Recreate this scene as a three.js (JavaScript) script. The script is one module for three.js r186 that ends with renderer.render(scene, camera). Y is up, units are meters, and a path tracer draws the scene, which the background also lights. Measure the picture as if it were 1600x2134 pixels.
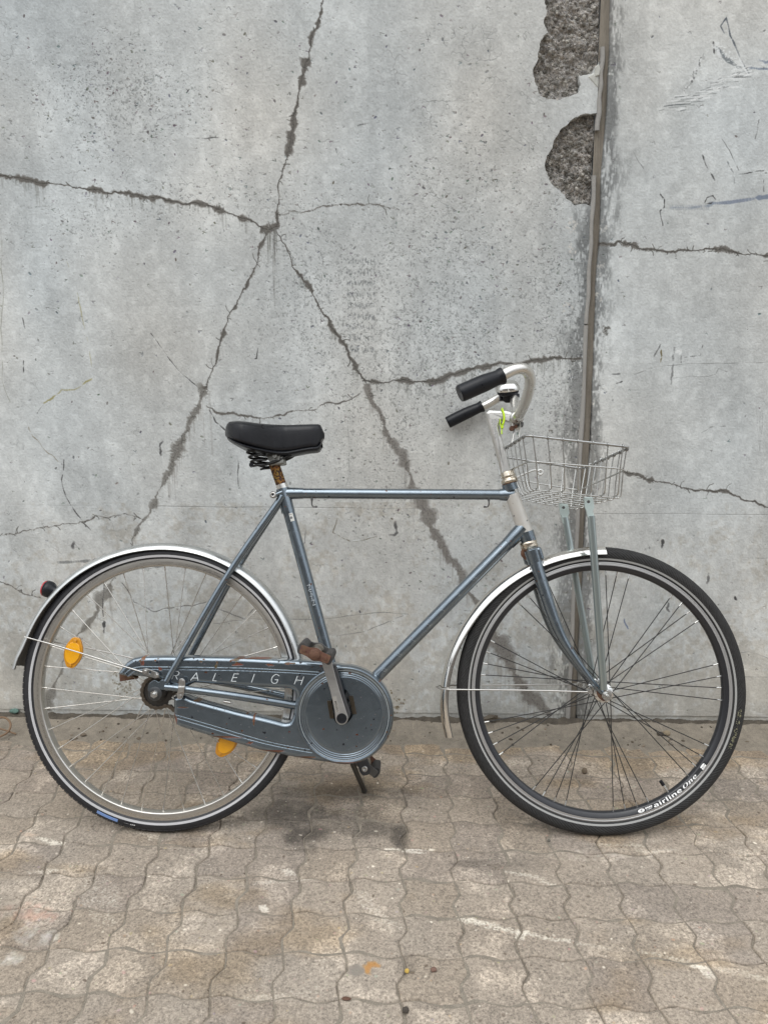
import * as THREE from 'three';
import { mergeGeometries } from 'three/addons/utils/BufferGeometryUtils.js';
import { RoundedBoxGeometry } from 'three/addons/geometries/RoundedBoxGeometry.js';

// ---------------------------------------------------------------- camera, sky, sun, exposure
const V = (x, y, z = 0) => new THREE.Vector3(x, y, z);
const scene = new THREE.Scene();
const CAM_H = 1.1636, CAM_Z = 2.2;
const camera = new THREE.PerspectiveCamera(67.06, 767 / 1024, 0.05, 400);
camera.position.set(0, CAM_H, CAM_Z);
camera.rotation.order = 'YXZ';
camera.rotation.set(-0.2202, 0.0371, -0.008);

const renderer = new THREE.WebGLRenderer({ antialias: true });
renderer.setSize(767, 1024);
renderer.toneMapping = THREE.LinearToneMapping;
renderer.toneMappingExposure = 2.15;
renderer.shadowMap.enabled = true;

{ // overcast sky: three times brighter overhead than at the horizon, with faint cloud structure
  const w = 512, h = 256, d = new Float32Array(w * h * 4);
  for (let j = 0; j < h; j++) for (let i = 0; i < w; i++) {
    const el = ((j + 0.5) / h - 0.5) * Math.PI, az = (i / w) * Math.PI * 2, s = Math.max(0, Math.sin(el));
    let L = 0.95 * (1 + 2 * s) / 3;
    L *= 1 + 0.05 * Math.sin(az * 3 + 1 + 4 * el) + 0.04 * Math.sin(az * 7 + 9 * el + 2);
    const k = (j * w + i) * 4;
    d[k] = L * 0.965; d[k + 1] = L; d[k + 2] = L * 1.045; d[k + 3] = 1;
  }
  const t = new THREE.DataTexture(d, w, h, THREE.RGBAFormat, THREE.FloatType);
  t.mapping = THREE.EquirectangularReflectionMapping; t.magFilter = THREE.LinearFilter; t.minFilter = THREE.LinearFilter; t.needsUpdate = true;
  scene.background = t; scene.environment = t;
}
const sun = new THREE.DirectionalLight(new THREE.Color(1, 0.97, 0.92), 0.5);
sun.position.set(-1.6, 6.5, 3.6); sun.target.position.set(0, 0, 0.3);
sun.castShadow = true; sun.shadow.radius = 80; sun.shadow.mapSize.set(2048, 2048);
Object.assign(sun.shadow.camera, { left: -3, right: 3, top: 3, bottom: -3, near: 0.5, far: 20 });
scene.add(sun, sun.target);

// ---------------------------------------------------------------- helpers
let seed0 = 12345;
const rngOf = s => () => { s |= 0; s = (s + 0x6d2b79f5) | 0; let t = Math.imul(s ^ (s >>> 15), 1 | s); t = (t + Math.imul(t ^ (t >>> 7), 61 | t)) ^ t; return ((t ^ (t >>> 14)) >>> 0) / 4294967296; };
const LAT = new Float32Array(65536); { const r = rngOf(77); for (let i = 0; i < 65536; i++) LAT[i] = r(); }
function vn(x, y) { // value noise 0..1
  const xi = Math.floor(x), yi = Math.floor(y); let u = x - xi, v = y - yi; u = u * u * (3 - 2 * u); v = v * v * (3 - 2 * v);
  const a = xi & 255, b = (xi + 1) & 255, c = (yi & 255) << 8, e = ((yi + 1) & 255) << 8;
  const p = LAT[a | c], q = LAT[b | c], r = LAT[a | e], s = LAT[b | e];
  return p + (q - p) * u + (r - p + (p - q - r + s) * u) * v;
}
function fbm(x, y, o) { let a = 0.5, s = 0, n = 0; for (let i = 0; i < o; i++) { s += a * vn(x + i * 17.3, y + i * 9.1); n += a; a *= 0.5; x *= 2.03; y *= 2.03; } return s / n; }
const clamp = (x, a = 0, b = 1) => Math.min(b, Math.max(a, x));
const smooth = (a, b, x) => { const t = clamp((x - a) / (b - a)); return t * t * (3 - 2 * t); };
const toS = l => 255 * (l <= 0.0031308 ? 12.92 * l : 1.055 * Math.pow(l, 1 / 2.4) - 0.055);
const used = {};
const numbered = n => { const k = (used[n] = (used[n] ?? -1) + 1); return k ? n + '_' + String(k).padStart(3, '0') : n; };
function tag(o, label, category, group, kind) { o.userData.label = label; if (category) o.userData.category = category; if (group) o.userData.group = group; if (kind) o.userData.kind = kind; return o; }
function thing(name, pos = [0, 0, 0]) { const g = new THREE.Group(); g.name = numbered(name); g.position.set(...pos); scene.add(g); return g; }
function part(name, geo, mat, parent) { const m = new THREE.Mesh(geo, mat); m.name = parent === scene ? numbered(name) : name; m.castShadow = m.receiveShadow = true; parent.add(m); return m; }
function group(name, parent) { const g = new THREE.Group(); g.name = name; parent.add(g); return g; }
const merge = gs => mergeGeometries(gs.map(g => { const q = g.index ? g.toNonIndexed() : g; for (const k of Object.keys(q.attributes)) if (!['position', 'normal', 'uv'].includes(k)) q.deleteAttribute(k); return q; }));

// the camera's ray through a measured point of the photograph, for surveying real positions in metres
function ray(px, py) {
  const d = V(px - 800, 1067 - py, -1610); d.applyEuler(camera.rotation); return d;
}
const wallAt = (px, py) => { const d = ray(px, py), t = -CAM_Z / d.z; return [d.x * t, CAM_H + d.y * t]; };
const groundAt = (px, py) => { const d = ray(px, py), t = -CAM_H / d.y; return [d.x * t, CAM_Z + d.z * t]; };

// sheet from a function of (u,v)
function sheet(nu, nv, fn, wrapU = false, flip = false) {
  const pos = [], uv = [], idx = [];
  for (let j = 0; j <= nv; j++) for (let i = 0; i <= nu; i++) { const p = fn(i / nu, j / nv); pos.push(p[0], p[1], p[2]); uv.push(p[3] ?? i / nu, p[4] ?? j / nv); }
  const W = nu + 1;
  for (let j = 0; j < nv; j++) for (let i = 0; i < nu; i++) { const a = j * W + i, b = a + 1, c = a + W, d = c + 1; flip ? idx.push(a, c, b, b, c, d) : idx.push(a, b, c, b, d, c); }
  const g = new THREE.BufferGeometry(); g.setAttribute('position', new THREE.Float32BufferAttribute(pos, 3)); g.setAttribute('uv', new THREE.Float32BufferAttribute(uv, 2)); g.setIndex(idx); g.computeVertexNormals();
  if (wrapU) { const n = g.attributes.normal; for (let j = 0; j <= nv; j++) { const a = j * W, b = a + nu, v = V(n.getX(a) + n.getX(b), n.getY(a) + n.getY(b), n.getZ(a) + n.getZ(b)).normalize(); n.setXYZ(a, v.x, v.y, v.z); n.setXYZ(b, v.x, v.y, v.z); } }
  return g;
}
// ring profile [r, z] turned about the z axis at centre c
function turned(profile, segs = 96, c = [0, 0, 0], a0 = 0, a1 = Math.PI * 2) {
  const full = Math.abs(a1 - a0 - Math.PI * 2) < 1e-6, n = profile.length - 1; let len = [0]; for (let i = 1; i <= n; i++) len.push(len[i - 1] + Math.hypot(profile[i][0] - profile[i - 1][0], profile[i][1] - profile[i - 1][1]));
  return sheet(segs, n, (u, v) => { const k = Math.round(v * n), [r, z] = profile[k], a = a0 + (a1 - a0) * u; return [c[0] + r * Math.cos(a), c[1] + r * Math.sin(a), c[2] + z, u, len[k] / len[n]]; }, full, true);
}
// tube along points, radius constant, list or function; v = 0.5 faces +z
function tube(pts, rad, { seg = 0, radial = 14, su = 3.3, sv = 0.33, curve = true, caps = true, flat = 1 } = {}) {
  const P = pts.map(p => p.isVector3 ? p : V(...p)); let Q;
  if (curve && P.length > 2) Q = new THREE.CatmullRomCurve3(P, false, 'centripetal').getSpacedPoints(seg || P.length * 6); else { Q = []; const per = Math.max(1, seg || 1); for (let i = 0; i < P.length - 1; i++) for (let k = 0; k < per; k++) Q.push(P[i].clone().lerp(P[i + 1], k / per)); Q.push(P[P.length - 1].clone()); }
  const n = Q.length - 1, T = Q.map((_, i) => Q[Math.min(n, i + 1)].clone().sub(Q[Math.max(0, i - 1)]).normalize());
  const R = typeof rad === 'function' ? rad : Array.isArray(rad) ? (t => { const f = t * (rad.length - 1), i = Math.min(rad.length - 2, Math.floor(f)); return rad[i] + (rad[i + 1] - rad[i]) * (f - i); }) : () => rad;
  let N = V(0, 0, -1); if (Math.abs(T[0].z) > 0.95) N = V(0, -1, 0);
  const Ns = []; for (let i = 0; i <= n; i++) { N = N.clone().addScaledVector(T[i], -N.dot(T[i])).normalize(); Ns.push(N); }
  let len = [0]; for (let i = 1; i <= n; i++) len.push(len[i - 1] + Q[i].distanceTo(Q[i - 1]));
  const g = sheet(radial, n, (u, v) => { const i = Math.round(v * n), a = u * Math.PI * 2, B = T[i].clone().cross(Ns[i]), r = R(i / n); const p = Q[i].clone().addScaledVector(Ns[i], Math.cos(a) * r).addScaledVector(B, Math.sin(a) * r * flat); return [p.x, p.y, p.z, len[i] * su, u * sv]; }, true, false);
  if (!caps) return g;
  const cap = (i, s) => { const pos = [], uv = [], nor = [], ix = []; const B = T[i].clone().cross(Ns[i]), r = R(i / n); pos.push(Q[i].x, Q[i].y, Q[i].z); uv.push(0, 0); nor.push(T[i].x * s, T[i].y * s, T[i].z * s); for (let k = 0; k <= radial; k++) { const a = k / radial * Math.PI * 2, p = Q[i].clone().addScaledVector(Ns[i], Math.cos(a) * r).addScaledVector(B, Math.sin(a) * r * flat); pos.push(p.x, p.y, p.z); uv.push(Math.cos(a) * 0.02, Math.sin(a) * 0.02); nor.push(T[i].x * s, T[i].y * s, T[i].z * s); if (k) s > 0 ? ix.push(0, k, k + 1) : ix.push(0, k + 1, k); } const q = new THREE.BufferGeometry(); q.setAttribute('position', new THREE.Float32BufferAttribute(pos, 3)); q.setAttribute('normal', new THREE.Float32BufferAttribute(nor, 3)); q.setAttribute('uv', new THREE.Float32BufferAttribute(uv, 2)); q.setIndex(ix); return q; };
  return merge([g, cap(0, -1), cap(n, 1)]);
}
// closed or open profile [[z, outward]] swept along a path in the bike's own plane
function swept(pts, profile, seg = 80, taper) {
  const c = new THREE.CatmullRomCurve3(pts, false, 'centripetal'), Q = c.getSpacedPoints(seg), n = Q.length - 1, m = profile.length - 1;
  return sheet(m, n, (u, v) => { const i = Math.round(v * n), k = Math.round(u * m), T = Q[Math.min(n, i + 1)].clone().sub(Q[Math.max(0, i - 1)]).normalize(), N = V(T.y, -T.x, 0), s = taper ? taper(i / n) : 1; return [Q[i].x + N.x * profile[k][1], Q[i].y + N.y * profile[k][1], Q[i].z + profile[k][0] * s, v * 4, u]; });
}
// flat plate with rounded edges from an outline, lying between z0 and z1
function plate(outline, z0, z1, bevel = 0.002, holes = [], bs = 3, curveSegs = 10) {
  const sh = new THREE.Shape(outline.map(p => new THREE.Vector2(p[0], p[1]))); for (const h of holes) sh.holes.push(new THREE.Path(h.map(p => new THREE.Vector2(p[0], p[1]))));
  const g = new THREE.ExtrudeGeometry(sh, { depth: Math.max(1e-4, z1 - z0 - 2 * bevel), steps: 1, bevelEnabled: bevel > 0, bevelThickness: bevel, bevelSize: bevel, bevelOffset: -bevel, bevelSegments: bs, curveSegments: curveSegs });
  g.translate(0, 0, z0 + bevel); return g;
}
const circle = (cx, cy, r, n = 24, a0 = 0, a1 = Math.PI * 2) => Array.from({ length: n }, (_, i) => [cx + r * Math.cos(a0 + (a1 - a0) * i / n), cy + r * Math.sin(a0 + (a1 - a0) * i / n)]);
const cyl = (c, axis, r0, r1, h, n = 20) => { const g = new THREE.CylinderGeometry(r1, r0, h, n); g.applyQuaternion(new THREE.Quaternion().setFromUnitVectors(V(0, 1, 0), axis.clone().normalize())); g.translate(c.x, c.y, c.z); return g; };
const spline = (pts, n = 60, closed = true) => new THREE.CatmullRomCurve3(pts.map(p => V(p[0], p[1], 0)), closed, 'centripetal').getSpacedPoints(n).slice(0, closed ? n : n + 1).map(p => [p.x, p.y]);
function rounded(pts, r, n = 5) { // polygon with rounded corners; r one value or per corner
  const out = [], m = pts.length;
  for (let i = 0; i < m; i++) { const p = V(...pts[i]), a = V(...pts[(i + m - 1) % m]), b = V(...pts[(i + 1) % m]), da = a.clone().sub(p), db = b.clone().sub(p); const rr = Math.min(Array.isArray(r) ? r[i] : r, da.length() * 0.45, db.length() * 0.45); da.setLength(rr).add(p); db.setLength(rr).add(p); for (let k = 0; k <= n; k++) { const t = k / n, q = da.clone().multiplyScalar((1 - t) ** 2).addScaledVector(p, 2 * t * (1 - t)).addScaledVector(db, t * t); out.push([q.x, q.y]); } }
  return out;
}
function canvasOf(w, h) { const c = document.createElement('canvas'); c.width = w; c.height = h; return [c, c.getContext('2d')]; }
function texOf(c, { srgb = true, wrap = THREE.RepeatWrapping } = {}) { const t = new THREE.CanvasTexture(c); t.wrapS = t.wrapT = wrap; t.anisotropy = 8; if (srgb) t.colorSpace = THREE.SRGBColorSpace; t.needsUpdate = true; return t; }
function fillNoise(c, x, w, h, fn) { const im = x.createImageData(w, h), d = im.data; for (let j = 0; j < h; j++) for (let i = 0; i < w; i++) { const k = (j * w + i) * 4, p = fn(i, j); d[k] = p[0]; d[k + 1] = p[1]; d[k + 2] = p[2]; d[k + 3] = 255; } x.putImageData(im, 0, 0); }
// polyline made ragged by midpoint displacement
function ragged(pts, amp, r, depth = 4) { let P = pts.map(p => [p[0], p[1]]); for (let d = 0; d < depth; d++) { const Q = [P[0]]; for (let i = 1; i < P.length; i++) { const a = P[i - 1], b = P[i], l = Math.hypot(b[0] - a[0], b[1] - a[1]), o = (r() - 0.5) * amp * l; Q.push([(a[0] + b[0]) / 2 - (b[1] - a[1]) / (l || 1) * o, (a[1] + b[1]) / 2 + (b[0] - a[0]) / (l || 1) * o], b); } P = Q; } return P; }

// ---------------------------------------------------------------- wall texture: cast concrete, pits, cracks, scuffs
const WX0 = -1.32, WY0 = -0.1, WS = 2.6, WN = 2048, PXM = WN / WS;
const SPOTS = [[170, 190, 210, 110, 0.65], [290, 190, 120, 110, 0.5], [180, 480, 160, 70, 0.6], [420, 420, 200, 60, 0.6], [540, 200, 90, 160, 0.35], [980, 300, 170, 170, 0.45], [960, 610, 170, 200, 0.6], [930, 760, 110, 90, 0.7], [700, 560, 130, 140, 0.6], [760, 900, 170, 170, 0.55], [850, 1090, 200, 150, 0.4], [1175, 900, 50, 180, 0.8], [1160, 620, 60, 180, 0.7], [1060, 1250, 130, 180, 0.4], [300, 880, 200, 200, 0.3], [600, 620, 90, 120, 0.4], [560, 720, 300, 120, 0.25]];
const [wallC, wc] = canvasOf(WN, WN), [wallB, wb] = canvasOf(WN, WN);
const wu = (px, py) => { const [x, y] = wallAt(px, py); return [(x - WX0) * PXM, WN - (y - WY0) * PXM]; };
{
  const im = wc.createImageData(WN, WN), d = im.data, ib = wb.createImageData(WN, WN), e = ib.data;
  const jx = (0.487 - WX0) * PXM;
  const dens = new Float32Array(130 * 130); for (const [px, py, sx, sy, k] of SPOTS) { const [cx, cy] = wu(px, py); for (let j = 0; j < 130; j++) for (let i = 0; i < 130; i++) { const a = (i * 16 - cx) / (sx * 1.2), b = (j * 16 - cy) / (sy * 1.2); dens[j * 130 + i] += k * Math.exp(-(a * a + b * b)); } }
  const den = (i, j) => { const u = i / 16, v = j / 16, a = u | 0, b = v | 0, fu = u - a, fv = v - b, q = b * 130 + a; return (dens[q] * (1 - fu) + dens[q + 1] * fu) * (1 - fv) + (dens[q + 130] * (1 - fu) + dens[q + 131] * fu) * fv; };
  for (let j = 0; j < WN; j++) for (let i = 0; i < WN; i++) {
    const x = i / PXM, y = j / PXM, k = (j * WN + i) * 4;
    const big = fbm(x * 2.6 + 3, y * 1.9, 3), mid = fbm(x * 9, y * 8 + 40, 3), fine = vn(i * 0.33, j * 0.3), dot = vn(i * 0.93 + 50, j * 0.91), streak = fbm(x * 24, y * 1.6 + 7, 2), tone = fbm(x * 3.3 + 60, y * 2.4 + 9, 2), blot = smooth(0.56, 0.72, fbm(x * 16 + 5, y * 12 + 80, 3));
    const sp2 = fbm(i * 0.12, j * 0.11, 2); let a = 0.535 * (1 + 0.16 * (big - 0.5) + 0.26 * (mid - 0.5) + 0.13 * (streak - 0.5) + 0.16 * (sp2 - 0.5) + 0.17 * (fine - 0.5) + 0.16 * (dot - 0.5) + 0.06 * blot + 0.17 * smooth(0.5, 0.72, fbm(x * 5 + 33, y * 2.2 + 14, 4)));
    { const D = den(i, j) + 0.12 + 0.3 * (mid - 0.5), n1 = vn(i * 0.27 + 31, j * 0.24), n2 = vn(i * 0.52 + 7, j * 0.5 + 3), t = 1 - 0.34 * clamp(D, 0, 1.1) - 0.0; const sk = smooth(t, t + 0.1, 0.55 * n1 + 0.45 * n2 + 0.03) * smooth(0.1, 0.5, D); a *= 1 - 0.36 * sk; a *= 1 + 0.10 * smooth(0.6, 0.8, vn(i * 0.07, j * 0.06)) * (1 - sk); }
    // dirt along the joint (grainy, patchy, with an outline) and splashed dirt above the ground, with shade toward the foot painted into its tone
    const jd = Math.abs(i - jx) / PXM, jn = fbm(x * 30, y * 9 + 3, 3), low = smooth(0.15, 0.75, y * 0 + (2048 - j) / 2048 * 0 + jn);
    const jw = smooth((i < jx ? 0.06 : 0.04) + 0.1 * jn, 0.018, jd + 0.022 * vn(i * 0.1, j * 0.05)) * smooth(0.2, 0.5, 0.6 * jn + 0.4 * vn(i * 0.3, j * 0.13)) * (i < jx ? 0.12 + 0.88 * smooth(2.5 - 1.62, 2.5 - 1.4, j / PXM + 0.16 * (fbm(x * 40, y * 14, 3) - 0.5)) : 1);
    const jg = clamp(jw * 1.25) * smooth(0.12, 0.62, 0.5 * jw + 0.62 * vn(i * 0.42, j * 0.16) + 0.3 * vn(i * 0.16, j * 0.045) - 0.2); a *= 1 - 0.6 * jg;
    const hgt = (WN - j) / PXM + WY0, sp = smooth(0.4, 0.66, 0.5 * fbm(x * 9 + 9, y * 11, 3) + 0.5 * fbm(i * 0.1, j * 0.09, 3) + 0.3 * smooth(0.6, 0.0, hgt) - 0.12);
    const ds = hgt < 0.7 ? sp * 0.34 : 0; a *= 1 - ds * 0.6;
    const cool = (tone - 0.5) * 0.09;
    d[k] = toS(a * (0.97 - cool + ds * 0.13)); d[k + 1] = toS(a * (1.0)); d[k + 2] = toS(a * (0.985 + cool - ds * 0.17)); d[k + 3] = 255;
    const hb = clamp(128 + 46 * (mid - 0.5) + 40 * (fine - 0.5) + 30 * (dot - 0.5) + 26 * (streak - 0.5), 0, 255); e[k] = e[k + 1] = e[k + 2] = hb; e[k + 3] = 255;
  }
  wc.putImageData(im, 0, 0); wb.putImageData(ib, 0, 0);
}
const wr = rngOf(99);
{ // pits and specks, dense in the patches the photograph shows
  const spots = [[230, 220, 260, 150, 1500], [180, 480, 220, 90, 350], [480, 400, 200, 110, 420], [980, 420, 260, 260, 1700], [930, 720, 230, 180, 1100], [700, 560, 120, 160, 360], [760, 900, 180, 180, 420], [850, 1080, 200, 150, 360], [620, 120, 250, 150, 260], [1180, 900, 70, 200, 320], [1160, 560, 60, 200, 260], [1040, 1240, 140, 200, 260]];
  const mark = (x, y, s, dark) => {
    const a = wr() * 7, col = dark ? `rgba(${60 + wr() * 30 | 0},${62 + wr() * 28 | 0},${62 + wr() * 28 | 0},${0.25 + wr() * 0.5})` : `rgba(120,122,122,${0.2 + wr() * 0.4})`;
    for (const [c, k] of [[wc, col], [wb, 'rgba(40,40,40,0.8)']]) {
      c.strokeStyle = c.fillStyle = k; c.lineWidth = 0.7 + s * 0.16;
      const kind = s > 2.4 ? 1 + (s * 977 | 0) % 2 : (s * 977 | 0) % 5;
      if (kind === 0) { c.beginPath(); c.arc(x, y, s, a, a + 2 + (s % 1) * 3); c.stroke(); }
      else if (kind === 1) { c.beginPath(); c.ellipse(x, y, s * 0.9, s * 0.5, a, 0, 7); c.fill(); }
      else if (kind === 2) { c.beginPath(); c.moveTo(x, y); c.lineTo(x + Math.cos(a) * s * 1.6, y + Math.sin(a) * s * 1.2); c.lineTo(x + Math.cos(a + 1.2) * s * 2.2, y + Math.sin(a + 1.2) * s * 1.4); c.stroke(); }
      else { c.fillRect(x, y, 0.8 + s * 0.3, 0.8 + s * 0.4); }
    }
  };
  const gs = () => (wr() + wr() + wr() - 1.5) / 1.0;
  for (const [cx, cy, sx, sy, n] of spots) for (let i = 0; i < n * 1.1; i++) { const [x, y] = wu(cx + gs() * sx, cy + gs() * sy); if (vn(x / 18, y / 34) < 0.46) continue; mark(x, y, 0.6 + Math.pow(wr(), 3.5) * 3.4, wr() < 0.7); }
  for (let i = 0; i < 9000; i++) { const x = wr() * WN, y = wr() * WN; if (x > (0.56 - WX0) * PXM && wr() < 0.72) continue; mark(x, y, 0.5 + Math.pow(wr(), 4.5) * 4, wr() < 0.5); }
  // fine crazing, mostly between the crack star and the joint
  for (let i = 0; i < 110; i++) { const [x, y] = wu(820 + wr() * 360, 60 + wr() * 900); crazing(x, y, 6 + wr() * 22); }
  for (let i = 0; i < 70; i++) { const [x, y] = wu(wr() * 700, wr() * 1450); crazing(x, y, 5 + wr() * 16); }
  function crazing(x, y, l) { let a = wr() * 7; wc.strokeStyle = `rgba(96,98,98,${0.25 + wr() * 0.4})`; wb.strokeStyle = 'rgba(70,70,70,0.7)'; for (let b = 0; b < 3; b++) { let px = x, py = y, q = a + b * 2.1 + wr(); const P = [[px, py]]; for (let k = 0; k < 7; k++) { q += (wr() - 0.5) * 1.9; px += Math.cos(q) * l / 6; py += Math.sin(q) * l / 6; P.push([px, py]); } for (const c of [wc, wb]) { c.lineWidth = 0.75; c.beginPath(); P.forEach((p, k) => k ? c.lineTo(...p) : c.moveTo(...p)); c.stroke(); } } }
}
// a crack: ragged dark filling of changing width, thin black core, short side branches, drips under wide spots
function crack(pts, widths, { drip = 0, twigs = 0.35, col = [97, 93, 87], core = true, soft = 1, wk = 1 } = {}) {
  const P0 = pts.map(p => wu(...p)), P = ragged(P0, 0.24, wr, 4), n = P.length;
  const W = i => { const f = i / (n - 1) * (widths.length - 1), k = Math.min(widths.length - 2, Math.floor(f)), w = (widths[k] + (widths[k + 1] - widths[k]) * (f - k)) * 0.92 * wk; return Math.max(0.7, w * (0.3 + 1.25 * vn(i * 0.2 + P[0][0], 3)) * (0.16 + 1.15 * smooth(0.3, 0.62, vn(i * 0.085 + P[0][1], 8)))); };
  const L = [], R = [];
  for (let i = 0; i < n; i++) { const a = P[Math.max(0, i - 1)], b = P[Math.min(n - 1, i + 1)], l = Math.hypot(b[0] - a[0], b[1] - a[1]) || 1, nx = -(b[1] - a[1]) / l, ny = (b[0] - a[0]) / l, w = W(i); const j1 = 0.3 + 0.45 * vn(i * 0.55, P[0][1]) + (wr() - 0.5) * 0.3, j2 = 0.3 + 0.45 * vn(i * 0.55 + 40, P[0][1]) + (wr() - 0.5) * 0.3; L.push([P[i][0] + nx * w * j1, P[i][1] + ny * w * j1]); R.push([P[i][0] - nx * w * j2, P[i][1] - ny * w * j2]); }
  if (drip) for (let i = 0; i < n; i += 2) { const w = W(i); if (w > 4 && wr() < drip) { const len = w * (1 + wr() * 4); for (let k = 0; k < 3; k++) { wc.fillStyle = `rgba(${col[0]},${col[1]},${col[2]},0.16)`; wc.fillRect(P[i][0] + (wr() - 0.5) * w, P[i][1], 1 + wr() * 3, len * (0.4 + wr() * 0.6)); } } }
  const poly = (c, f) => { c.fillStyle = f; c.beginPath(); L.forEach((p, k) => k ? c.lineTo(...p) : c.moveTo(...p)); for (let k = n - 1; k >= 0; k--) c.lineTo(...R[k]); c.closePath(); c.fill(); };
  const fuzzy = (k, al) => { wc.fillStyle = `rgba(${col[0]},${col[1]},${col[2]},${al})`; wc.beginPath(); const q = [...L, ...R.slice().reverse()]; q.forEach((p, m) => { const c = P[m < n ? m : 2 * n - 1 - m], X = c[0] + (p[0] - c[0]) * k + (wr() - 0.5) * 2.4, Y = c[1] + (p[1] - c[1]) * k + (wr() - 0.5) * 2.4; m ? wc.lineTo(X, Y) : wc.moveTo(X, Y); }); wc.closePath(); wc.fill(); };
  fuzzy(1.2, soft * 0.4); fuzzy(0.95, soft * 0.55); fuzzy(0.7, soft * 0.55); poly(wb, 'rgba(70,70,70,0.6)');
  for (let i = 0; i < n; i++) { const w = W(i); for (let k = 0; k < w / 3; k++) { const v = wr() < 0.5 ? 70 : 120; wc.fillStyle = `rgba(${v},${v - 3},${v - 8},0.35)`; wc.fillRect(P[i][0] + (wr() - 0.5) * w, P[i][1] + (wr() - 0.5) * w, 1 + wr() * 2, 1 + wr() * 2); } if (wr() < twigs * 0.45) { const a = wr() * 7, l = 3 + wr() * wr() * 20; for (const c of [wc, wb]) { c.strokeStyle = c === wc ? 'rgba(84,82,78,0.8)' : 'rgba(50,50,50,0.8)'; c.lineWidth = 0.8 + wr() * 1.2; c.beginPath(); c.moveTo(...P[i]); c.lineTo(P[i][0] + Math.cos(a) * l * 0.5 + wr() * 2, P[i][1] + Math.sin(a) * l * 0.6); c.lineTo(P[i][0] + Math.cos(a + 0.3) * l, P[i][1] + Math.sin(a + 0.3) * l); c.stroke(); } } }
  if (core) for (const c of [wc, wb]) { c.strokeStyle = c === wc ? 'rgba(62,60,58,0.7)' : 'rgba(10,10,10,0.9)'; c.lineWidth = 1.0; c.beginPath(); P.forEach((p, k) => { (k && vn(k * 0.2, P[0][0]) > 0.22) ? c.lineTo(...p) : c.moveTo(...p); }); c.stroke(); }
}
crack([[-40, 362], [0, 366], [40, 370], [90, 383], [140, 386], [190, 396], [240, 400], [290, 407], [305, 411], [360, 420], [430, 426], [455, 437], [490, 450], [520, 457], [540, 472], [560, 480], [578, 473]], [7, 8, 5, 10, 12, 8, 14, 10, 3, 8, 10, 12, 8, 11, 8], { drip: 0.5 });
crack([[680, -40], [673, 0], [665, 40], [650, 75], [648, 100], [635, 140], [625, 180], [620, 215], [612, 265], [605, 300], [595, 340], [585, 372], [582, 420], [577, 450], [578, 473]], [3, 4, 5, 9, 6, 13, 11, 5, 11, 8, 12, 13, 6, 4, 8]);
crack([[555, 485], [540, 520], [530, 560], [515, 595], [500, 620], [485, 645], [470, 680], [458, 720], [445, 765], [432, 800], [427, 812]], [6, 6, 3, 5, 2, 9, 10, 2, 4, 9, 16]);
crack([[428, 812], [415, 845], [400, 870], [385, 905], [368, 935], [360, 965], [345, 995], [325, 1035], [300, 1085], [275, 1125], [240, 1200], [220, 1240], [165, 1320], [130, 1380], [95, 1465], [75, 1500]], [22, 14, 12, 12, 26, 22, 9, 12, 10, 18, 20, 24, 26, 26, 34, 40], { col: [108, 104, 98], drip: 0.4, twigs: 0.2, soft: 0.62, core: false, wk: 0.8 });
crack([[580, 490], [600, 525], [612, 560], [630, 580], [650, 605], [665, 640], [685, 665], [700, 695], [725, 730], [740, 765], [762, 795]], [2, 2, 8, 4, 11, 16, 6, 5, 11, 12, 24], { drip: 0.3 });
crack([[765, 800], [785, 850], [800, 890], [815, 920], [850, 980], [880, 1050], [905, 1110], [935, 1165], [965, 1210], [1000, 1270], [1040, 1340], [1070, 1395], [1100, 1450], [1145, 1495]], [10, 10, 9, 11, 20, 22, 26, 24, 24, 26, 28, 26, 24, 20], { col: [106, 102, 96], drip: 0.4, twigs: 0.2, soft: 0.62, core: false, wk: 0.8 });
crack([[755, 795], [800, 798], [840, 792], [880, 795], [930, 786], [1000, 765], [1080, 757], [1130, 750], [1180, 748], [1212, 746]], [14, 5, 8, 6, 9, 8, 4, 7, 5, 2], { drip: 0.4 });
crack([[582, 447], [640, 440], [700, 427], [760, 428], [830, 436]], [3, 3, 1, 2, 1], { core: false });
crack([[1238, 508], [1290, 503], [1305, 510], [1330, 518], [1360, 520], [1420, 521], [1470, 518], [1500, 520], [1530, 526], [1600, 533], [1660, 540]], [6, 9, 6, 7, 3, 4, 3, 7, 4, 5, 4], { twigs: 0.8 });
crack([[1296, 984], [1340, 995], [1365, 1003], [1410, 1012], [1440, 1020], [1500, 1022], [1540, 1036], [1600, 1058], [1660, 1075]], [7, 8, 9, 8, 3, 7, 6, 4, 4], { twigs: 0.6 });
crack([[430, 845], [450, 860], [500, 866], [540, 871], [580, 865], [640, 855], [680, 840], [750, 820]], [5, 3, 3, 5, 3, 2, 2, 1], { core: false, twigs: 0.5 });
crack([[-30, 1122], [0, 1115], [60, 1105], [110, 1097], [170, 1088], [200, 1075], [250, 1073], [300, 1082]], [4, 5, 4, 3, 3, 3, 3, 8], { core: false, twigs: 0.8 });
crack([[0, 1212], [30, 1225], [60, 1240], [85, 1245]], [2, 2, 2, 1], { core: false });
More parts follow.
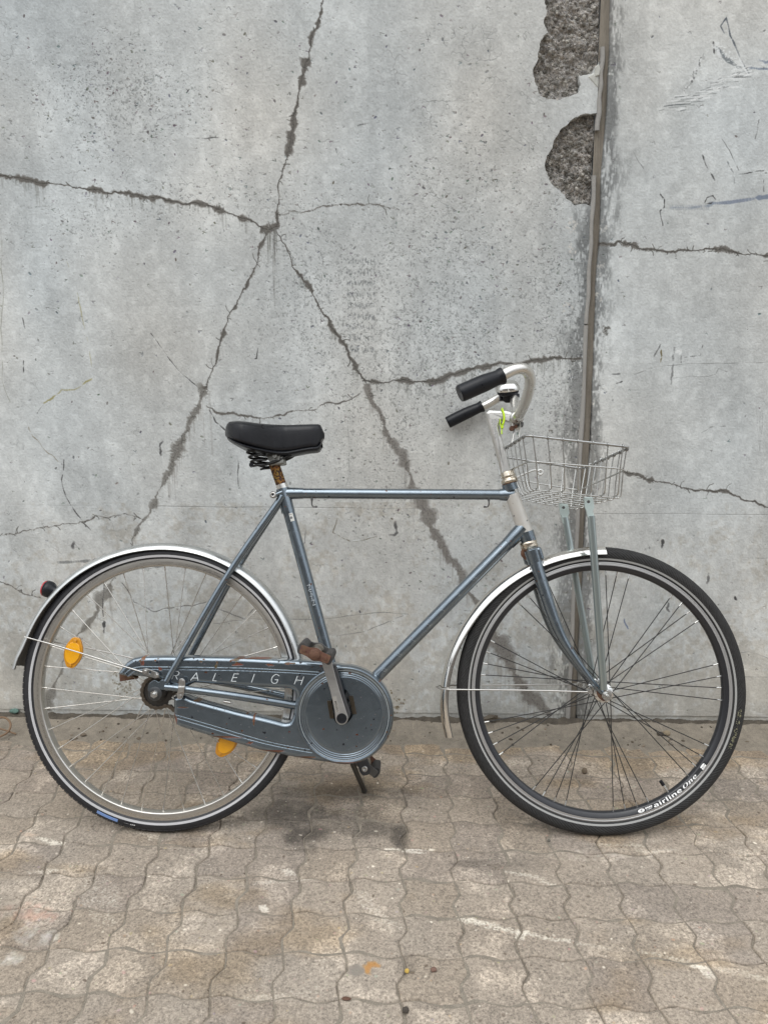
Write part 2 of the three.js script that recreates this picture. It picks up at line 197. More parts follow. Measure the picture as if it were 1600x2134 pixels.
function stroke(pts, w, col, jit = 0.08, bump = 0) { const P = ragged(pts.map(p => wu(...p)), jit, wr, 3); wc.strokeStyle = col; wc.lineCap = 'round'; const o = wr() * 90; for (let i = 1; i < P.length; i++) { const q = vn(i * 0.45 + o, P[0][0]); if (q < 0.22) continue; wc.globalAlpha = clamp(0.3 + q * 0.9); wc.lineWidth = Math.max(0.5, w * 1.0 * (0.25 + 1.2 * q)); wc.beginPath(); wc.moveTo(...P[i - 1]); wc.lineTo(...P[i]); wc.stroke(); } wc.globalAlpha = 1; if (bump) { wb.strokeStyle = `rgba(40,40,40,${bump})`; wb.lineWidth = w; wb.beginPath(); P.forEach((p, k) => k ? wb.lineTo(...p) : wb.moveTo(...p)); wb.stroke(); } }
const DK = 'rgba(70,70,70,0.75)', MD = 'rgba(95,96,96,0.55)', PALE = 'rgba(225,228,228,0.75)', YEL = 'rgba(150,142,95,0.55)', BLU = 'rgba(125,135,152,0.6)';
stroke([[-60, 1052], [200, 1053]], 0.8, 'rgba(110,112,112,0.3)', 0.01, 0.4); stroke([[320, 1055], [560, 1057], [740, 1059]], 1.2, 'rgba(90,92,92,0.6)', 0.01, 0.9); stroke([[740, 1059], [900, 1060]], 0.8, 'rgba(110,112,112,0.4)', 0.01, 0.5); stroke([[1236, 1071], [1600, 1073], [1660, 1074]], 1, 'rgba(100,102,102,0.5)', 0.01, 0.8);
stroke([[315, 695], [340, 730], [380, 780], [420, 815]], 2, DK, 0.05, 0.7); stroke([[437, 855], [450, 880], [470, 897]], 3, DK, 0.05, 0.7); stroke([[497, 945], [496, 985], [500, 1030]], 2, DK, 0.08, 0.6);
stroke([[48, 663], [57, 697]], 2.5, DK); stroke([[50, 752], [50, 775]], 2.5, DK); stroke([[132, 518], [150, 570], [170, 650], [185, 720], [192, 770]], 2, YEL); stroke([[192, 790], [170, 805], [130, 812], [110, 830], [92, 840]], 3.5, YEL, 0.2); stroke([[95, 840], [82, 855], [78, 862]], 1.2, MD); stroke([[60, 890], [85, 925], [122, 962]], 2, 'rgba(120,110,90,0.6)', 0.2); stroke([[134, 958], [129, 1000], [138, 1035], [160, 1070], [190, 1105]], 2, DK, 0.1, 0.5); stroke([[5, 500], [8, 620], [5, 750], [5, 790], [22, 838]], 1.5, 'rgba(110,112,95,0.5)');
stroke([[113, 1120], [118, 1200], [122, 1260]], 5, 'rgba(190,190,186,0.5)', 0.2); stroke([[122, 1172], [165, 1170], [210, 1166]], 7, 'rgba(110,112,112,0.5)', 0.05); stroke([[270, 1180], [310, 1186], [350, 1178], [375, 1168]], 4, 'rgba(110,112,112,0.5)', 0.05);
stroke([[255, 1215], [280, 1255], [320, 1275], [370, 1265], [430, 1255]], 2.4, DK, 0.12, 0.5); stroke([[430, 1260], [480, 1278], [510, 1290], [530, 1268]], 2.2, MD, 0.1); stroke([[445, 1300], [520, 1290], [600, 1290], [700, 1288], [800, 1276], [850, 1280]], 1.6, MD, 0.06, 0.4); stroke([[218, 1212], [216, 1285]], 2, DK); stroke([[218, 1290], [217, 1318]], 6, DK, 0.3);
stroke([[700, 1326], [760, 1316], [800, 1300], [840, 1283]], 1.4, MD, 0.06); stroke([[704, 1070], [702, 1085], [694, 1110], [712, 1120], [730, 1128], [785, 1117]], 2, 'rgba(120,115,100,0.7)', 0.1); stroke([[730, 1128], [760, 1124], [785, 1116]], 2, PALE); stroke([[638, 1105], [635, 1130], [632, 1135]], 2, MD); stroke([[653, 1112], [652, 1128], [646, 1133]], 2, MD); stroke([[718, 840], [728, 930], [729, 985], [720, 1015]], 1, MD, 0.06, 0.4); stroke([[823, 1090], [828, 1110], [812, 1115]], 6, 'rgba(84,84,84,0.5)', 0.5); stroke([[340, 920], [336, 948]], 5, 'rgba(75,75,75,0.7)', 0.4); stroke([[155, 1130], [153, 1142]], 8, 'rgba(84,84,84,0.5)', 0.5);
stroke([[538, 725], [535, 747], [531, 748]], 2, DK); stroke([[410, 288], [455, 287]], 2.2, DK, 0.1); stroke([[700, 310], [702, 322]], 3, MD); stroke([[745, 262], [790, 255]], 2, MD);
for (let i = 0; i < 9; i++) for (let k = 0; k < 55; k++) { const X = 722 + wr() * 58, Y = 541 + i * 23 + (wr() - 0.5) * 9 + (X - 722) * 0.03, [x, y] = wu(X, Y); wc.fillStyle = `rgba(100,104,106,${0.12 + wr() * 0.4})`; wc.fillRect(x, y, 1 + wr() * 1.4, 1 + wr() * 6); }
for (let i = 0; i < 16; i++) { const x0 = 570 + wr() * 8, l = 40 + wr() * wr() * 190; stroke([[x0, 474], [x0 - 1, 474 + l * 0.6], [x0, 474 + l]], 0.8 + wr() * 1.6, 'rgba(105,105,102,0.3)', 0.03); }
// scratches and scuffs on the right-hand slab
stroke([[1500, 55], [1512, 38], [1520, 75], [1523, 80], [1540, 120], [1560, 155]], 3, 'rgba(85,92,100,0.8)', 0.06, 0.4); stroke([[1500, 55], [1508, 70]], 2.5, 'rgba(85,92,100,0.8)'); stroke([[1485, 88], [1487, 112]], 3, DK); stroke([[1490, 98], [1510, 122], [1540, 142]], 7, 'rgba(120,126,130,0.6)', 0.1); stroke([[1486, 95], [1500, 118]], 6, PALE, 0.3); stroke([[1540, 120], [1552, 148]], 3, PALE, 0.3); stroke([[1560, 142], [1600, 144]], 3, BLU); stroke([[1580, 125], [1610, 128]], 5, BLU, 0.3); stroke([[1465, 112], [1452, 140], [1438, 175], [1420, 190]], 2.4, 'rgba(140,142,140,0.6)', 0.2); stroke([[1458, 125], [1450, 150]], 4, PALE, 0.4);
for (let i = 0; i < 30; i++) { const y = 152 + i * 2.6 + wr() * 8, x = 1535 - i * 4.6 + wr() * 40 - 14; stroke([[x - 6 - wr() * wr() * 55, y + 1], [x + wr() * 22, y]], 0.6 + wr() * 1.5, wr() < 0.6 ? PALE : 'rgba(105,108,108,0.55)', 0.05); }
for (let i = 0; i < 90; i++) { const t = wr(), X = 1570 - t * 175 + (wr() - 0.5) * 46, Y = 140 + t * 86 + (wr() - 0.5) * 16, l = 5 + wr() * wr() * 46, [x0, y0] = wu(X - l / 2, Y + 1.5), [x1, y1] = wu(X + l / 2, Y - 1); wc.strokeStyle = wr() < 0.72 ? `rgba(232,235,235,${0.45 + wr() * 0.5})` : `rgba(92,96,98,${0.4 + wr() * 0.4})`; wc.lineWidth = 0.7 + wr() * 1.5; wc.beginPath(); wc.moveTo(x0, y0); wc.lineTo(x1, y1); wc.stroke(); }
for (let i = 0; i < 60; i++) { const t = wr(), [x, y] = wu(1488 + t * 62 + (wr() - 0.5) * 14, 92 + t * 58 + (wr() - 0.5) * 14); wc.fillStyle = `rgba(234,238,238,${0.4 + wr() * 0.5})`; wc.fillRect(x, y, 1 + wr() * 5, 1 + wr() * 2.4); }
for (let i = 0; i < 40; i++) { const t = wr(), [x, y] = wu(1462 - t * 42 + (wr() - 0.5) * 8, 118 + t * 80); wc.fillStyle = wr() < 0.6 ? `rgba(230,233,233,${0.4 + wr() * 0.5})` : 'rgba(96,98,98,0.6)'; wc.fillRect(x, y, 1 + wr() * 3, 1 + wr() * 4); }
stroke([[1503, 580 / 2], [1538, 355]], 1.6, DK); stroke([[1302, 290], [1340, 352]], 1.2, MD); stroke([[1461, 320], [1470, 345], [1488, 376]], 2.6, DK, 0.08); stroke([[1515, 338], [1527, 360], [1528, 388]], 3, 'rgba(110,114,116,0.6)', 0.1); stroke([[1520, 350], [1530, 342]], 4, PALE, 0.3); stroke([[1520, 365], [1560, 360], [1590, 356]], 1.8, DK); stroke([[1580, 250], [1572, 290]], 1.4, DK, 0.3); stroke([[1573, 412], [1585, 412], [1600, 410], [1650, 408]], 8, BLU, 0.02); stroke([[1478, 424], [1520, 422], [1575, 413]], 6, BLU, 0.03); stroke([[1395, 433], [1440, 433], [1480, 428]], 5, 'rgba(130,140,155,0.45)', 0.03); for (let i = 0; i < 40; i++) stroke([[1396 + i * 2.1, 427], [1396 + i * 2.1, 438]], 0.9, 'rgba(110,118,130,0.35)', 0.05); stroke([[1466, 424], [1472, 412], [1484, 408], [1490, 416], [1480, 424], [1468, 425]], 2, DK, 0.06); stroke([[1375, 405], [1383, 415], [1383, 432], [1374, 440], [1380, 470]], 2.2, DK, 0.1); stroke([[1590, 375], [1590, 400]], 2, MD);
stroke([[1375, 718], [1362, 742]], 3, MD, 0.1); stroke([[1377, 730], [1378, 745], [1375, 755]], 2.5, 'rgba(110,100,70,0.7)', 0.2); stroke([[1404, 725], [1402, 760], [1397, 790], [1395, 808]], 4, 'rgba(110,112,112,0.5)', 0.2); stroke([[1410, 732], [1418, 732], [1415, 738]], 5, PALE, 0.3); stroke([[1418, 742], [1418, 756]], 2, DK); stroke([[1425, 745], [1458, 741], [1463, 720]], 2, MD); stroke([[1320, 781], [1360, 767], [1440, 758], [1530, 757], [1600, 756]], 1.1, MD, 0.03, 0.4); stroke([[1402, 788], [1470, 785], [1490, 780], [1496, 768], [1515, 775]], 1, MD, 0.1); stroke([[1268, 780], [1290, 779]], 3.4, MD, 0.05); stroke([[1283, 799], [1295, 795]], 2.5, DK); stroke([[1460, 902], [1480, 890], [1510, 888]], 1.6, MD); for (let i = 0; i < 8; i++) stroke([[1575 + wr() * 14, 830 + wr() * 60], [1572 + wr() * 12, 950]], 0.8, 'rgba(120,122,122,0.35)', 0.05);
stroke([[1380, 1125], [1378, 1140]], 7, DK, 0.3); stroke([[1475, 1195], [1472, 1215]], 6, MD, 0.4); stroke([[1530, 1243], [1534, 1250]], 4, DK, 0.4); stroke([[1390, 1255], [1395, 1275]], 4, MD, 0.5); stroke([[1545, 1410], [1600, 1411]], 1.2, MD, 0.02); stroke([[1530, 1362], [1560, 1358], [1600, 1372]], 1.2, MD, 0.08); stroke([[1545, 1162], [1600, 1163]], 1, MD, 0.02); stroke([[1300, 1290], [1308, 1310]], 3, 'rgba(90,105,140,0.5)', 0.2);
for (const [px, py, n, s, c] of [[815, 1470, 220, 26, '104,92,66'], [255, 1425, 260, 30, '112,104,86'], [1262, 690, 90, 12, '90,88,84'], [1230, 840, 60, 9, '225,220,212'], [1265, 150, 70, 14, '210,212,208'], [1255, 470, 70, 12, '200,200,196'], [1190, 470, 90, 12, '205,203,198'], [1190, 520, 80, 12, '205,203,198'], [1180, 640, 70, 14, '200,198,192'], [1250, 560, 70, 14, '205,203,198'], [1240, 620, 80, 12, '200,198,192']]) for (let i = 0; i < n; i++) { const a = wr() * 7, r = Math.sqrt(wr()) * s * (0.6 + 0.6 * vn(a * 2, px)), [x, y] = wu(px + Math.cos(a) * r, py + Math.sin(a) * r * 1.2); if (vn(x / 5, y / 6) < 0.5) continue; wc.fillStyle = `rgba(${c},${0.25 + wr() * 0.45})`; wc.beginPath(); wc.ellipse(x, y, 0.6 + wr() * 2, 0.6 + wr() * 2.2, a, 0, 7); wc.fill(); }
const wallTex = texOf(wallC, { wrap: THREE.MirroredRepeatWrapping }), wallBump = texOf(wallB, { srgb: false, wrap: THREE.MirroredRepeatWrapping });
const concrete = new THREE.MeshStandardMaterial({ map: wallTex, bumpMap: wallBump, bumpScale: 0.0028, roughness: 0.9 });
function wallUV(g) { const p = g.attributes.position, u = g.attributes.uv; for (let i = 0; i < p.count; i++) u.setXY(i, (p.getX(i) - WX0) / WS, (p.getY(i) - WY0) / WS); return g; }

// ---------------------------------------------------------------- wall: two cast slabs, broken edge, joint
const W = (px, py) => wallAt(px, py);
const TOP = 3.3, EDGE = 0.478;
{
  const left = thing('concrete_wall', [0, 0, 0]);
  tag(left, 'cracked grey concrete wall slab behind the bicycle, with two broken patches along its right edge', 'wall');
  const sr = rngOf(5), jag = (P, a) => ragged(P, a, sr, 3);
  const p1 = jag([[1139, -60], [1133, 0], [1139, 25], [1133, 50], [1141, 68], [1126, 84], [1120, 118], [1110, 145], [1113, 170], [1122, 194], [1140, 207], [1160, 210], [1184, 203], [1205, 193], [1205, 158], [1222, 156], [1236, 150], [1246, 132], [1251, 128]].map(p => W(...p)), 0.28);
  const p2 = jag([[1243, 236], [1215, 238], [1190, 250], [1175, 264], [1165, 275], [1155, 290], [1146, 315], [1136, 335], [1140, 364], [1150, 385], [1166, 396], [1180, 415], [1196, 428], [1215, 425], [1229, 430], [1238, 428]].map(p => W(...p)), 0.24);
  const y1 = p1[p1.length - 1][1], y2a = p2[0][1], y2b = p2[p2.length - 1][1];
  const edge = jag([[EDGE, 0.034], [EDGE, 0.4], [EDGE - 0.001, 0.9], [EDGE, y2b]], 0.012).concat(p2.slice().reverse().slice(1, -1), [[EDGE, y2a]], jag([[EDGE, y2a], [EDGE, y1]], 0.03), p1.slice().reverse().slice(1), [[p1[0][0] + 0.004, 2.32], [p1[0][0] + 0.03, 2.4], [EDGE, 2.46], [EDGE, TOP]]);
  const face = plate([[-6, TOP], [-6, 0.034]].concat(edge), -0.04, 0, 0, [], 1);
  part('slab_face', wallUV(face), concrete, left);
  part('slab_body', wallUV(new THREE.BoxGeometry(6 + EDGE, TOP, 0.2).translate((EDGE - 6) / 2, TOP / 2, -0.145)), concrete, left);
  part('plinth', wallUV(new THREE.BoxGeometry(6 + EDGE, 0.05, 0.03).translate((EDGE - 6) / 2 - 0.001, 0.018, -0.018)), concrete, left);
  // broken concrete with its aggregate laid bare
  const N = 1024, [sc, sx] = canvasOf(N, N);
  fillNoise(sc, sx, N, N, (i, j) => { const a = fbm(i * 0.03, j * 0.03, 3), b = vn(i * 0.23, j * 0.21), c = vn(i * 0.7 + 9, j * 0.7), t = vn(i * 0.1 + 70, j * 0.1); let l = 0.3 + 0.16 * (a - 0.5) + 0.26 * (b - 0.5) + 0.16 * (c - 0.5); if (b > 0.86) l += 0.22; if (c < 0.14) l *= 0.5; l = Math.max(0.03, l); return [toS(l * (1.05 + 0.08 * (t - 0.5))), toS(l * 0.98), toS(l * (0.9 - 0.1 * (t - 0.5)))]; });
  for (let i = 0; i < 900; i++) { const v = 0.1 + sr() * 0.5; sx.fillStyle = `rgb(${toS(v * 1.05) | 0},${toS(v) | 0},${toS(v * 0.92) | 0})`; sx.beginPath(); sx.ellipse(sr() * N, sr() * N, 1.5 + sr() * 5, 1.5 + sr() * 4, sr() * 7, 0, 7); sx.fill(); }
  const broken = new THREE.MeshStandardMaterial({ map: texOf(sc), bumpMap: texOf(sc, { srgb: false }), bumpScale: 0.004, roughness: 0.95 });
  const rough = (x0, x1, ya, yb) => sheet(Math.round((x1 - x0) / 0.0024), Math.round((yb - ya) / 0.0024), (u, v) => { const x = x0 + (x1 - x0) * u, y = ya + (yb - ya) * v; const h = -0.023 + 0.016 * (fbm(x * 20, y * 20, 2) - 0.5) + 0.017 * (fbm(x * 95 + 4, y * 95, 3) - 0.5) + 0.003 * vn(x * 420, y * 420); return [x, y, Math.min(-0.004, h), x / 0.42, y / 0.42]; });
  const a = W(1100, 215), b = W(1262, -150);
  part('broken_patch', rough(a[0], EDGE - 0.002, a[1], b[1] + 0.26), broken, left);
  const c = W(1128, 440), d = W(1262, 228);
  part('broken_patch', rough(c[0], EDGE - 0.002, c[1], d[1]), broken, left);
  const stoneGeo = [0, 1, 2].map(k => { const g = new THREE.IcosahedronGeometry(1, 1), p = g.attributes.position; for (let i = 0; i < p.count; i++) { const v = V(p.getX(i), p.getY(i), p.getZ(i)), q = 0.7 + 0.6 * vn(v.x * 1.4 + k * 9 + 3, v.y * 1.4 + v.z * 2 + 5); p.setXYZ(i, v.x * q, v.y * q, v.z * q); } g.computeVertexNormals(); return g; });
  const stoneMat = new THREE.MeshStandardMaterial({ roughness: 0.85 }), spots = [[a[0] + 0.012, EDGE - 0.008, W(1200, 200)[1], 2.2, p1], [c[0] + 0.01, EDGE - 0.008, c[1] + 0.012, d[1] - 0.008, p2]];
  const inside = (P, x, y) => { let q = false; for (let i = 0, j = P.length - 1; i < P.length; j = i++) if ((P[i][1] > y) !== (P[j][1] > y) && x < (P[j][0] - P[i][0]) * (y - P[i][1]) / (P[j][1] - P[i][1]) + P[i][0]) q = !q; return q; };
  for (const [x0, x1, ya, yb, P] of spots) { const poly = P.concat([[EDGE, P[P.length - 1][1]], [EDGE, P[0][1]]]); stoneGeo.forEach((g, k) => { const im = new THREE.InstancedMesh(g, stoneMat, 260), M = new THREE.Matrix4(), q = new THREE.Quaternion(); im.name = 'aggregate_stones'; im.userData.kind = 'stuff'; let n = 0; for (let t = 0; t < 6000 && n < 260; t++) { const x = x0 + (x1 - x0) * sr(), y = ya + (yb - ya) * sr(), s = 0.0011 + Math.pow(sr(), 3.5) * 0.0042; if (!inside(poly, x, y)) continue; q.setFromEuler(new THREE.Euler(sr() * 6, sr() * 6, sr() * 6)); const h = -0.023 + 0.016 * (fbm(x * 20, y * 20, 2) - 0.5) + 0.017 * (fbm(x * 95 + 4, y * 95, 3) - 0.5); M.compose(V(x, y, Math.min(-0.005, h) + 0.0006), q, V(s * 1.3, s, s)); im.setMatrixAt(n, M); const v = 0.12 + sr() * sr() * 0.45; im.setColorAt(n, new THREE.Color(v * 1.05, v, v * 0.9)); n++; } im.count = n; left.add(im); }); }
  const frag = (pts, z0, z1) => plate(pts.map(p => W(...p)), z0, z1, 0.003);
  const pale = new THREE.MeshStandardMaterial({ map: wallTex, color: 0xf2f0ea, roughness: 0.9 });
  part('loose_fragment', wallUV(frag([[1238, 140], [1247, 134], [1250, 146], [1247, 158], [1239, 161]], -0.012, 0.004)), pale, left);
  part('loose_fragment', wallUV(frag([[1224, 160], [1236, 152], [1247, 166], [1246, 184], [1236, 174]], -0.016, 0.0015)), pale, left);

  const right = thing('concrete_wall', [0, 0, 0]);
  tag(right, 'smoother grey concrete wall slab right of the vertical joint, scratched and scuffed near its top', 'wall');
  const RE = 0.503, re = jag([[RE + 0.002, TOP], [RE - 0.004, 2.0], [RE - 0.002, 1.5], [RE, 1.1], [RE + 0.003, 0.85], [RE, 0.5], [RE + 0.002, 0.03]], 0.03);
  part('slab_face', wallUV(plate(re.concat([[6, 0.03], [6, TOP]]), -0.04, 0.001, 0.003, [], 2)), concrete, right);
  part('slab_body', wallUV(new THREE.BoxGeometry(5.49, TOP, 0.2).translate(0.51 + 5.49 / 2, TOP / 2, -0.145)), concrete, right);
  part('plinth', wallUV(new THREE.BoxGeometry(5.49, 0.05, 0.03).translate(0.508 + 5.49 / 2, 0.012, -0.018)), concrete, right);

  const joint = thing('wall_joint', [0, 0, 0]);
  tag(joint, 'narrow vertical joint of brown filler and grey sealing strips between the two concrete slabs', 'joint');
  const [jc, jx] = canvasOf(128, 1024); fillNoise(jc, jx, 128, 1024, (i, j) => { const l = 0.22 + 0.12 * (fbm(i * 0.06, j * 0.012, 3) - 0.5) + 0.07 * (vn(i * 0.6, j * 0.2) - 0.5); return [toS(l * 1.12), toS(l), toS(l * 0.83)]; });
  const filler = new THREE.MeshStandardMaterial({ map: texOf(jc), bumpMap: texOf(jc, { srgb: false }), bumpScale: 0.003, roughness: 0.95 });
  const [gc, gx] = canvasOf(128, 1024); fillNoise(gc, gx, 128, 1024, (i, j) => { const l = 0.33 + 0.09 * (fbm(i * 0.04, j * 0.02, 3) - 0.5) + 0.05 * (vn(i * 0.9, j * 0.12) - 0.5); return [toS(l * 1.03), toS(l), toS(l * 0.94)]; });
  const seal = new THREE.MeshStandardMaterial({ map: texOf(gc), roughness: 0.8 });
  part('filler_board', sheet(6, 260, (u, v) => [EDGE - 0.001 + 0.027 * u, TOP * v, -0.011 + 0.004 * (fbm(u * 3, v * 120, 3) - 0.5), u, v * 3]), filler, joint);
  const strip = (pts, w) => tube(pts, 1, { radial: 8, seg: 40, su: 1.2, sv: 1 });
  const bar = (x0, y0, x1, y1, w) => { const g = sheet(6, 60, (u, v) => { const a = u * Math.PI * 2, t = v, y = y0 + (y1 - y0) * t, x = x0 + (x1 - x0) * t + 0.0012 * Math.sin(t * 19 + x0 * 50), k = w * (0.82 + 0.36 * vn(t * 9, x0 * 70)); return [x + Math.cos(a) * k, y, -0.0035 + Math.sin(a) * 0.0075, u, t * 2]; }, true); return g; };
  part('sealing_strip', bar(EDGE + 0.008, W(1251, 98)[1], EDGE + 0.004, W(1247, 272)[1], 0.0066), seal, joint);
  part('sealing_strip', bar(EDGE + 0.002, W(1241, 366)[1], EDGE - 0.001, 1.2, 0.0064), seal, joint);
  part('sealing_strip', bar(EDGE - 0.001, 1.196, EDGE + 0.001, 0.02, 0.0072), seal, joint);
}

// ---------------------------------------------------------------- unseen building added for the dark low band that paint, chrome and vinyl mirror
{
  const b = thing('added_building', [0, 0, 17]); tag(b, 'unseen long building added behind the camera to give reflections a dark low horizon', 'building');
  const bm = new THREE.MeshStandardMaterial({ color: new THREE.Color(0.22, 0.2, 0.18), roughness: 0.9 }), gm = new THREE.MeshStandardMaterial({ color: new THREE.Color(0.05, 0.055, 0.06), roughness: 0.15 }), rm = new THREE.MeshStandardMaterial({ color: new THREE.Color(0.1, 0.085, 0.075), roughness: 0.9 });
  part('wall', new THREE.BoxGeometry(56, 7, 8).translate(0, 3.5, 4), bm, b);
  const rf = new THREE.Shape([[-0.5, 0], [8.5, 0], [4, 2.6]].map(p => new THREE.Vector2(...p))); part('roof', new THREE.ExtrudeGeometry(rf, { depth: 57, bevelEnabled: false }).rotateY(-Math.PI / 2).translate(28.5, 7.01, 0), rm, b);
  for (let k = 0; k < 2; k++) for (let i = 0; i < 14; i++) { const w = part('window', new THREE.BoxGeometry(1.5, 1.5, 0.12).translate(-26 + i * 4, 1.9 + k * 3.2, -0.02), bm, b); part('pane', new THREE.BoxGeometry(1.3, 1.3, 0.06).translate(-26 + i * 4, 1.9 + k * 3.2, -0.07), gm, w); }
}

// ---------------------------------------------------------------- paved ground
const GX0 = -1.3, GZ0 = -0.1, GW = 2.6, GH = 1.3, GPX = 2048 / GW;
const PW = 0.1153, PD = 0.1066, PX0 = -0.019, PZ0 = 1.0349;
const [gC, gc2] = canvasOf(2048, 1024), [gB, gb2] = canvasOf(2048, 1024);
const gu = (px, py) => { const [x, z] = groundAt(px, py); return [(x - GX0) * GPX, (z - GZ0) * GPX]; };
{
  const stains = [[640, 1700, 100, 34, 0.58], [720, 1650, 130, 20, 0.4], [645, 1738, 54, 36, 0.66], [745, 1715, 100, 30, 0.5], [835, 1745, 28, 36, 0.66], [560, 1690, 60, 14, 0.25], [985, 1800, 50, 11, 0.35], [1065, 1800, 90, 18, 0.24], [850, 2010, 26, 30, 0.25], [690, 2010, 14, 9, 0.3], [903, 2021, 16, 9, 0.4]].map(([a, b, sx, sy, k]) => { const c = groundAt(a, b), e = groundAt(a + sx, b), f = groundAt(a, b + sy), g = groundAt(a, b - sy); return [c[0], c[1], Math.abs(e[0] - c[0]), Math.abs(f[1] - g[1]) / 2, k]; });
  const r = rngOf(31), tone = []; for (let i = 0; i < 4096; i++) tone.push(r());
  fillNoise(gC, gc2, 2048, 1024, (i, j) => {
    const x = i / GPX + GX0, z = j / GPX + GZ0;
    const big = fbm(x * 3 + 20, z * 3, 3), mid = fbm(x * 14, z * 14 + 5, 3), f1 = vn(i * 0.31, j * 0.31), f2 = vn(i * 0.83 + 4, j * 0.83), f3 = LAT[(i * 7 + j * 131) & 65535];
    let l = 0.268 * (1 + 0.18 * (big - 0.5) + 0.24 * (mid - 0.5) + 0.5 * (f1 - 0.5) + 0.56 * (f2 - 0.5) + 0.34 * (f3 - 0.5)); let oil = 0; for (const o of stains) { const d = Math.hypot((x - o[0]) / o[2], (z - o[1]) / o[3]); if (d < 1.5) oil = Math.max(oil, o[4] * smooth(1.25, 0.35, d + 1.1 * (fbm(x * 24, z * 24, 3) - 0.5))); } l *= 1 - oil;
    const sand = smooth(0.38, 0.62, fbm(x * 5 + 3, z * 9 + 2, 4) + 0.42 * smooth(0.32, 0.02, z) - 0.2);   // sandy dirt washed to the foot of the wall
    l *= 1 - 0.16 * sand; if (f2 < 0.1) l *= 0.72; if (f2 > 0.93) l *= 1.25; l *= 1 + 0.3 * smooth(0.56, 0.72, fbm(x * 13 + 40, z * 13, 3)) * (0.5 + f1 * f3 * 2);
    const red = fbm(x * 6 + 90, z * 6 + 4, 2) - 0.5;
    return [toS(l * (1.125 + 0.04 * red + 0.06 * sand)), toS(l * (0.95 - 0.015 * sand)), toS(l * (0.765 - 0.03 * red - 0.1 * sand))];
  });
  fillNoise(gB, gb2, 2048, 1024, (i, j) => { const x = i / GPX, z = j / GPX, v = clamp(128 + 70 * (fbm(x * 22, z * 22, 2) - 0.5) + 80 * (vn(i * 0.31, j * 0.31) - 0.5) + 90 * (vn(i * 0.83 + 4, j * 0.83) - 0.5), 0, 255); return [v, v, v]; });
  for (let i = 0; i < 12000; i++) { const x = r() * 2048, y = r() * 1024, s = 0.5 + Math.pow(r(), 6) * 2, v = r(); gc2.fillStyle = v < 0.42 ? `rgba(84,72,60,${0.3 + r() * 0.4})` : v < 0.6 ? `rgba(228,218,200,${0.4 + r() * 0.5})` : `rgba(${150 + r() * 50 | 0},${138 + r() * 40 | 0},${118 + r() * 40 | 0},0.5)`; gc2.beginPath(); gc2.ellipse(x, y, s * (0.7 + r()), s, r() * 7, 0, 7); gc2.fill(); if (s > 1.2) { gb2.fillStyle = v < 0.42 ? 'rgba(50,50,50,0.7)' : 'rgba(190,190,190,0.6)'; gb2.beginPath(); gb2.arc(x, y, s, 0, 7); gb2.fill(); } }
  // scrapes, lime marks and oil stains seen on the paving
  const blot = (px, py, sx, sy, n, col, a, s = 5) => { for (let i = 0; i < n; i++) { const q = r() * 7, d = Math.pow(r(), 0.6), [x, y] = gu(px + Math.cos(q) * d * sx, py + Math.sin(q) * d * sy); if (vn(x / 14, y / 14) < 0.38) continue; gc2.fillStyle = `rgba(${col},${a * (0.3 + r())})`; gc2.beginPath(); gc2.ellipse(x, y, s * (0.3 + r()), s * (0.3 + r()), q, 0, 7); gc2.fill(); } };
  const line = (pts, w, col, a, den = 1) => { const P = ragged(pts.map(p => gu(...p)), 0.12, r, 4); for (const [x, y] of P) for (let k = 0; k < 9 * den; k++) { gc2.fillStyle = `rgba(${col},${a * (0.2 + r() * 0.8)})`; gc2.fillRect(x + (r() - 0.5) * w * 3, y + (r() - 0.5) * w, 1 + r() * 2.4, 1 + r() * 1.6); } };
  const OIL = '58,48,40', LIME = '224,216,200';
  blot(845, 1770, 60, 3, 200, LIME, 0.5, 2); blot(775, 2018, 16, 12, 220, '168,122,70', 0.22, 4); blot(740, 2022, 16, 10, 160, '130,122,112', 0.3, 4); 
  line([[965, 1912], [985, 1920], [1020, 1927], [1070, 1942]], 9, LIME, 0.7, 1.1); line([[1085, 1940], [1090, 1942], [1140, 1955], [1190, 1962]], 7, LIME, 0.5, 0.8); line([[1195, 1962], [1260, 1975]], 6, LIME, 0.25, 0.7); line([[1330, 1982], [1400, 1995], [1430, 2003]], 8, LIME, 0.3); line([[1440, 2010], [1465, 2015], [1480, 2035]], 6, LIME, 0.5, 1.2); line([[1480, 2015], [1560, 2030], [1610, 2042]], 9, LIME, 0.35); line([[1220, 1758], [1330, 1762]], 6, LIME, 0.4); line([[1320, 1755], [1335, 1775], [1400, 1770]], 6, LIME, 0.35); line([[1060, 1815], [1110, 1825], [1160, 1845]], 6, LIME, 0.4); line([[1085, 1942], [1080, 1955]], 5, LIME, 0.6); line([[840, 1772], [880, 1776]], 5, LIME, 0.6);
